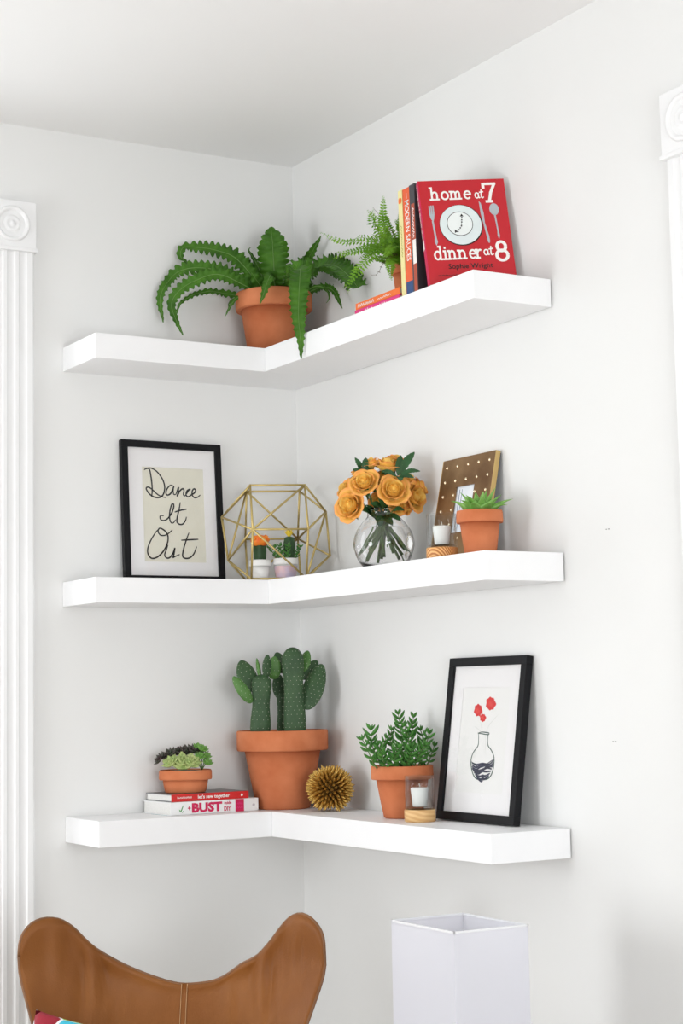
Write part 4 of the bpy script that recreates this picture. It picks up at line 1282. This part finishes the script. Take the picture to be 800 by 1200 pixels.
jade_branch([(452, 905, -.04), (445, 888, -.05), (439, 872, -.06), (438, 855, -.05)], 9, 11)
jade_branch([(448, 905, -.03), (440, 893, -.07), (433, 876, -.08), (428, 866, -.08)], 7, 10)
jade_branch([(470, 905, .0), (474, 885, .0), (474, 862, .0), (471, 838, .0)], 12, 10)
jade_branch([(478, 905, .02), (484, 880, .02), (487, 858, .02), (489, 842, .02)], 10, 10)
jade_branch([(490, 905, -.02), (497, 888, -.03), (503, 872, -.03), (506, 861, -.03)], 9, 10)
jade_branch([(485, 905, -.04), (490, 892, -.06), (496, 880, -.07), (500, 874, -.07)], 8, 10)
jade_branch([(465, 905, -.05), (464, 894, -.07), (466, 883, -.08), (468, 876, -.08)], 8, 11)
jade_branch([(457, 905, -.05), (452, 892, -.07), (449, 880, -.08), (446, 873, -.08)], 8, 10)
jade_branch([(476, 905, -.05), (479, 894, -.07), (483, 884, -.08), (484, 876, -.08)], 8, 10)
jade_branch([(472, 905, .03), (465, 885, .04), (461, 868, .04), (463, 857, .04)], 8, 9)
jade_branch([(482, 905, .04), (494, 885, .05), (500, 868, .06), (498, 858, .06)], 8, 9)
jade_branch([(460, 905, .02), (456, 890, .03), (452, 878, .03), (456, 866, .03)], 8, 9)
jade_branch([(494, 905, .0), (504, 896, -.01), (509, 884, -.01), (512, 876, -.01)], 6, 9)
jade_branch([(470, 905, -.02), (480, 885, -.03), (482, 868, -.03), (478, 852, -.03)], 9, 10)

# ------------------------------------------------------------------ succulent dish
su = thing('potted_succulents', 'shallow terracotta pot of mixed green and dark rosette succulents on books', 'potted plant', (-.463, -.105, BOT+.0612), VX)
pot_parts(su, .081, .062, .068, .029, soil=M['grit'], soil_depth=.006, rim_step=.006)
q = px((226, 930), .00268)
rnd = random.Random(31)


def rosette(c, dep, rad, m, tilt=(0, 0), layers=4, nm='rosette', sharp=.9, lw=.30):
    ctr = q((*c, dep))
    base = Matrix.Translation(ctr) @ Matrix.Rotation(tilt[0], 4, 'X') @ Matrix.Rotation(tilt[1], 4, 'Y')
    lv = []
    for l in range(layers):
        n = 7-l if l < layers-1 else 3
        el = radians(12+62*l/(layers-1))
        R_ = rad*(1-.45*l/(layers-1))
        for k in range(n):
            a = 2*pi*k/n+l*.7
            d = Vector((cos(a)*cos(el), sin(a)*cos(el), sin(el)))
            up_ = Vector((-cos(a)*sin(el), -sin(a)*sin(el), cos(el)))
            lv.append(xf(fleshy([d*R_*.08, d*R_*.55+up_*(-R_*.06), d*R_+up_*R_*.10], R_*lw*1.15, R_*.14, up_, 7, 7, lambda t: max(.03, (.45+.75*sin(pi*min(1, t*1.05)))*(1-t**4*sharp))), base))
    o = mk(nm, join(*lv[-3:]), m, su, True)          # heart of the rosette
    for l_ in lv[:-3]: mk('leaf', l_, m, o, True)
    return o


rosette((225, 897), -.035, .044, M['succ_green'], (.65, 0), 4)
rosette((236, 896), -.05, .030, M['succ_green'], (.75, .3), 4)
rosette((211, 896), -.04, .030, M['succ_green'], (.6, -.4), 4)
rosette((226, 886), .02, .036, M['succ_dark'], (.35, 0), 3)
rosette((208, 888), .0, .032, M['succ_dark'], (.4, -.5), 3, lw=.24)
rosette((198, 892), -.01, .026, M['succ_dark'], (.4, -.9), 3, lw=.2)
rosette((237, 884), .02, .032, M['succ_dark'], (.35, .3), 3)
rosette((218, 886), .03, .030, M['succ_dark'], (.2, -.2), 4)
for (c, d_) in (((246, 882), 0), ((243, 890), -.03), ((250, 890), -.01), ((240, 880), .02), ((252, 897), -.03)):
    rosette(c, d_, .019, M['succ_bright'], (.5, .3), 3, 'sprig')
mk('sprig_stems', join(*[tube([q((245, 905, -.01)), q((245+(i-2)*2.5, 896, -.01)), q((246+(i-2)*3, 884, -.01+i*.004))], .0015, 5, 6) for i in range(5)]), M['stem'], su, True)

# ------------------------------------------------------------------ butterfly chair
ch = thing('butterfly_chair', 'tan leather butterfly sling chair in the corner below the shelves', 'chair', (-.888, -.902, 0), VX-.015)
# picture-read outline of the back edge in metres (local x, z), y = how far back
zs = lambda py: 1.40-(py-810)*.002141
xs = lambda pxx: (pxx-203)*.002141
edge = [(23, 1112), (24, 1097), (28, 1085), (37, 1075), (50, 1071), (65, 1074), (79, 1084), (92, 1099), (105, 1112), (125, 1126), (146, 1138), (176, 1151), (205, 1159), (238, 1157), (256, 1151), (270, 1142), (281, 1134), (293, 1128), (303, 1121), (318, 1104), (331, 1087), (342, 1076), (354, 1071), (366, 1075), (376, 1085), (381, 1097), (382, 1110)]
def edge_y(x): return .10+.10*(1-min(1, abs(x)/.30)**2)-.06*max(0, abs(x)-.30)/.08
top_c = cr([(xs(a), edge_y(xs(a)), zs(b)) for a, b in edge], 72)
def loft_row(pts): return cr(pts, 72)
def sym(pts): return [(-x, y, z) for x, y, z in pts]+[(x, y, z) for x, y, z in reversed(pts)][(1 if pts[-1][0] == 0 else 0):]
r1 = loft_row(sym([(.380, .040, .695), (.30, .10, .700), (.19, .165, .665), (.08, .195, .625), (0, .20, .615)]))
r2 = loft_row(sym([(.335, -.02, .575), (.27, .05, .560), (.17, .11, .530), (.07, .135, .510), (0, .14, .505)]))
r3 = loft_row(sym([(.285, -.13, .445), (.23, -.08, .405), (.15, -.04, .365), (.06, -.02, .345), (0, -.02, .340)]))
r4 = loft_row(sym([(.280, -.30, .410), (.23, -.28, .345), (.15, -.26, .305), (.06, -.25, .290), (0, -.25, .287)]))
r5 = loft_row(sym([(.345, -.46, .470), (.27, -.45, .385), (.17, -.43, .335), (.07, -.42, .318), (0, -.42, .315)]))
r6 = loft_row(sym([(.385, -.56, .540), (.32, -.575, .500), (.20, -.52, .400), (.08, -.49, .360), (0, -.485, .355)]))
rows = [top_c, r1, r2, r3, r4, r5, r6]
NV = 40
gridP = [[None]*73 for _ in range(NV+1)]
for c in range(73):
    colp = cr([r_[c] for r_ in rows], NV)
    for v in range(NV+1): gridP[v][c] = colp[v]
for v in range(NV+1):          # soft hanging folds below the two ears
    for c in range(73):
        p_ = gridP[v][c]; s_ = v/NV
        e_ = math.exp(-((abs(p_.x)-.26+.22*s_)/.085)**2)*min(1, s_/.06)*max(0, 1-s_/.6)
        p_.y += e_*(.010*sin(abs(p_.x)*75+s_*10)+.006*sin(abs(p_.x)*140-s_*6))
V = [gridP[v][c] for v in range(NV+1) for c in range(73)]
F = [(v*73+c, v*73+c+1, (v+1)*73+c+1, (v+1)*73+c) for v in range(NV) for c in range(72)]
sl = mk('leather_sling', (V, F), M['leather'], ch, True)
sm = sl.modifiers.new('thickness', 'SOLIDIFY'); sm.thickness = .0045; sm.offset = -1
outline = [gridP[0][c] for c in range(73)]+[gridP[v][72] for v in range(1, NV+1)]+[gridP[NV][c] for c in range(71, -1, -1)]+[gridP[v][0] for v in range(NV-1, -1, -1)]
mk('edge_piping', tube(outline, .0042, 7), M['leather_edge'], sl, True)
# a seam: narrow raised strip up the middle with two stitch lines
ci = min(range(73), key=lambda c: abs(gridP[0][c].x-.010))
mid_line = [gridP[v][ci] for v in range(NV+1)]
off_n = Vector((0, -1, .25)).normalized()
sm_ = mk('centre_seam', blade([p+off_n*.0065 for p in mid_line], .007, off_n, 60, -.15, 0, prof=lambda t: 1.0), M['leather'], sl, True)
for s_ in (-1, 1):
    mk('stitch_line', tube([p+off_n*.0070+Vector((s_*.0072, 0, 0)) for p in mid_line], .0010, 5, 60), M['stitch'], sl, True)
# steel rod frame: two bent loops crossing under the seat
earL, earR = Vector((xs(52), .085, zs(1080))), Vector((xs(352), .085, zs(1080)))
fL, fR = Vector((-.375, -.555, .520)), Vector((.375, -.555, .520))
for a, b, sg in ((earL, fR, -1), (earR, fL, 1)):
    mk('frame_rod', tube([a+Vector((0, .012, -.012)), a+Vector((-sg*-.012, .03, -.25)), Vector((a.x*.82, .10, .30)), Vector((a.x*.75, .14, .012)), Vector((a.x*.6, .02, .010)), Vector((0, -.18, .16+.012*sg)), Vector((b.x*.6, -.42, .010)), Vector((b.x*.75, -.50, .012)), Vector((b.x*.86, -.53, .25)), b+Vector((0, .006, -.02))], .0065, 8, 60), M['steel_black'], ch, True)

# pillow resting in the chair
pm = bpy.data.materials.new('bright_patchwork_print'); pm.use_nodes = True
nt = pm.node_tree; b_ = nt.nodes['Principled BSDF']; b_.inputs['Roughness'].default_value = .8
tc = nt.nodes.new('ShaderNodeTexCoord')
vo = nt.nodes.new('ShaderNodeTexVoronoi'); vo.inputs['Scale'].default_value = 13; vo.inputs['Randomness'].default_value = .9
ve = nt.nodes.new('ShaderNodeTexVoronoi'); ve.feature = 'DISTANCE_TO_EDGE'; ve.inputs['Scale'].default_value = 13; ve.inputs['Randomness'].default_value = .9
sp_ = nt.nodes.new('ShaderNodeSeparateColor'); rp = nt.nodes.new('ShaderNodeValToRGB'); rp.color_ramp.interpolation = 'CONSTANT'
cl = [(0, (225, 60, 90)), (.17, (150, 15, 40)), (.30, (245, 190, 20)), (.45, (140, 195, 40)), (.60, (60, 190, 215)), (.74, (215, 50, 160)), (.88, (240, 110, 110))]
rp.color_ramp.elements[0].color = (*lin(cl[0][1]), 1); rp.color_ramp.elements[0].position = 0
rp.color_ramp.elements[1].color = (*lin(cl[1][1]), 1); rp.color_ramp.elements[1].position = cl[1][0]
for pos, c in cl[2:]:
    el = rp.color_ramp.elements.new(pos); el.color = (*lin(c), 1)
th = nt.nodes.new('ShaderNodeMath'); th.operation = 'LESS_THAN'; th.inputs[1].default_value = .045
mx = nt.nodes.new('ShaderNodeMix'); mx.data_type = 'RGBA'; mx.inputs['B'].default_value = (.86, .86, .88, 1)
for n_ in (vo, ve): nt.links.new(tc.outputs['Object'], n_.inputs['Vector'])
nt.links.new(vo.outputs['Color'], sp_.inputs[0]); nt.links.new(sp_.outputs[0], rp.inputs[0])
nt.links.new(ve.outputs['Distance'], th.inputs[0]); nt.links.new(th.outputs[0], mx.inputs['Factor'])
nt.links.new(rp.outputs[0], mx.inputs['A']); nt.links.new(mx.outputs['Result'], b_.inputs['Base Color'])
n = 24; V, F = [], []
for side in (1, -1):
    for i in range(n+1):
        for j in range(n+1):
            u, v = -1+2*i/n, -1+2*j/n
            t_ = .050*((1-u**4)*(1-v**4))**.55
            k_ = 1-.07*(1-abs(u)**2)*abs(v)**3; k2 = 1-.07*(1-abs(v)**2)*abs(u)**3
            V.append((u*.155*k2, -side*t_, v*.155*k_))
s0 = (n+1)**2
for i in range(n):
    for j in range(n):
        a = i*(n+1)+j
        F.append((a, a+n+1, a+n+2, a+1)); a += s0; F.append((a, a+1, a+n+2, a+n+1))
pil = mk('throw_pillow', (V, F), pm, None, True)
bm = bmesh.new(); bm.from_mesh(pil.data); bmesh.ops.remove_doubles(bm, verts=bm.verts[:], dist=.0004); bm.to_mesh(pil.data); bm.free()
tag(pil, 'bright multicoloured patchwork print pillow lying in the leather chair', 'pillow')
PIL_LOC = Matrix.Translation((-.888, -.902, 0)) @ Matrix.Rotation(VX-.015, 4, 'Z') @ Vector((-.196, -.205, .487))
pil.matrix_world = Matrix.Translation(PIL_LOC) @ Matrix.Rotation(VX, 4, 'Z') @ Matrix.Rotation(radians(-30), 4, 'X') @ Matrix.Rotation(radians(13), 4, 'Y')

# ------------------------------------------------------------------ lamp
la = thing('floor_lamp', 'white rectangular fabric lampshade on a slim stand, under the shelf end', 'lamp', (-.5172, -1.6378, 0), -.0083)
A_, B_, Z0, Z1 = .0984, .1286, .30, .88
for nm, b in (('shade_panel', box(-A_, -A_+.002, -B_+.002, B_-.002, Z0, Z1)), ('shade_panel', box(A_-.002, A_, -B_+.002, B_-.002, Z0, Z1)), ('shade_panel', box(-A_, A_, -B_, -B_+.002, Z0, Z1)), ('shade_panel', box(-A_, A_, B_-.002, B_, Z0, Z1))):
    mk(nm, b, M['shade'], la)
for z_ in (Z1, Z0+.003):
    mk('shade_rail', join(box(-A_-.001, -A_+.003, -B_-.001, B_+.001, z_-.004, z_+.001), box(A_-.003, A_+.001, -B_-.001, B_+.001, z_-.004, z_+.001), box(-A_-.001, A_+.001, -B_-.001, -B_+.003, z_-.004, z_+.001), box(-A_-.001, A_+.001, B_-.003, B_+.001, z_-.004, z_+.001)), M['shade_rail'], la)
mk('shade_cross', join(tube([(-A_, 0, Z0+.12), (A_, 0, Z0+.12)], .002, 6), tube([(0, -B_, Z0+.12), (0, B_, Z0+.12)], .002, 6)), M['chrome'], la)
mk('stand', lathe([(.008, .02), (.008, Z0+.14), (.016, Z0+.15), (.016, Z0+.19), (.0005, Z0+.19)], 20, True, False), M['chrome'], la, True)
mk('base', lathe([(.10, 0), (.10, .012), (.094, .018), (.012, .022), (.0005, .022)], 40, True, False), M['chrome'], la, True)
bl = lathe([(.012, Z0+.19), (.014, Z0+.205), (.028, Z0+.24), (.030, Z0+.26), (.022, Z0+.285), (.0005, Z0+.292)], 24, True, False)
mk('bulb', bl, M['white_pot'], la, True)
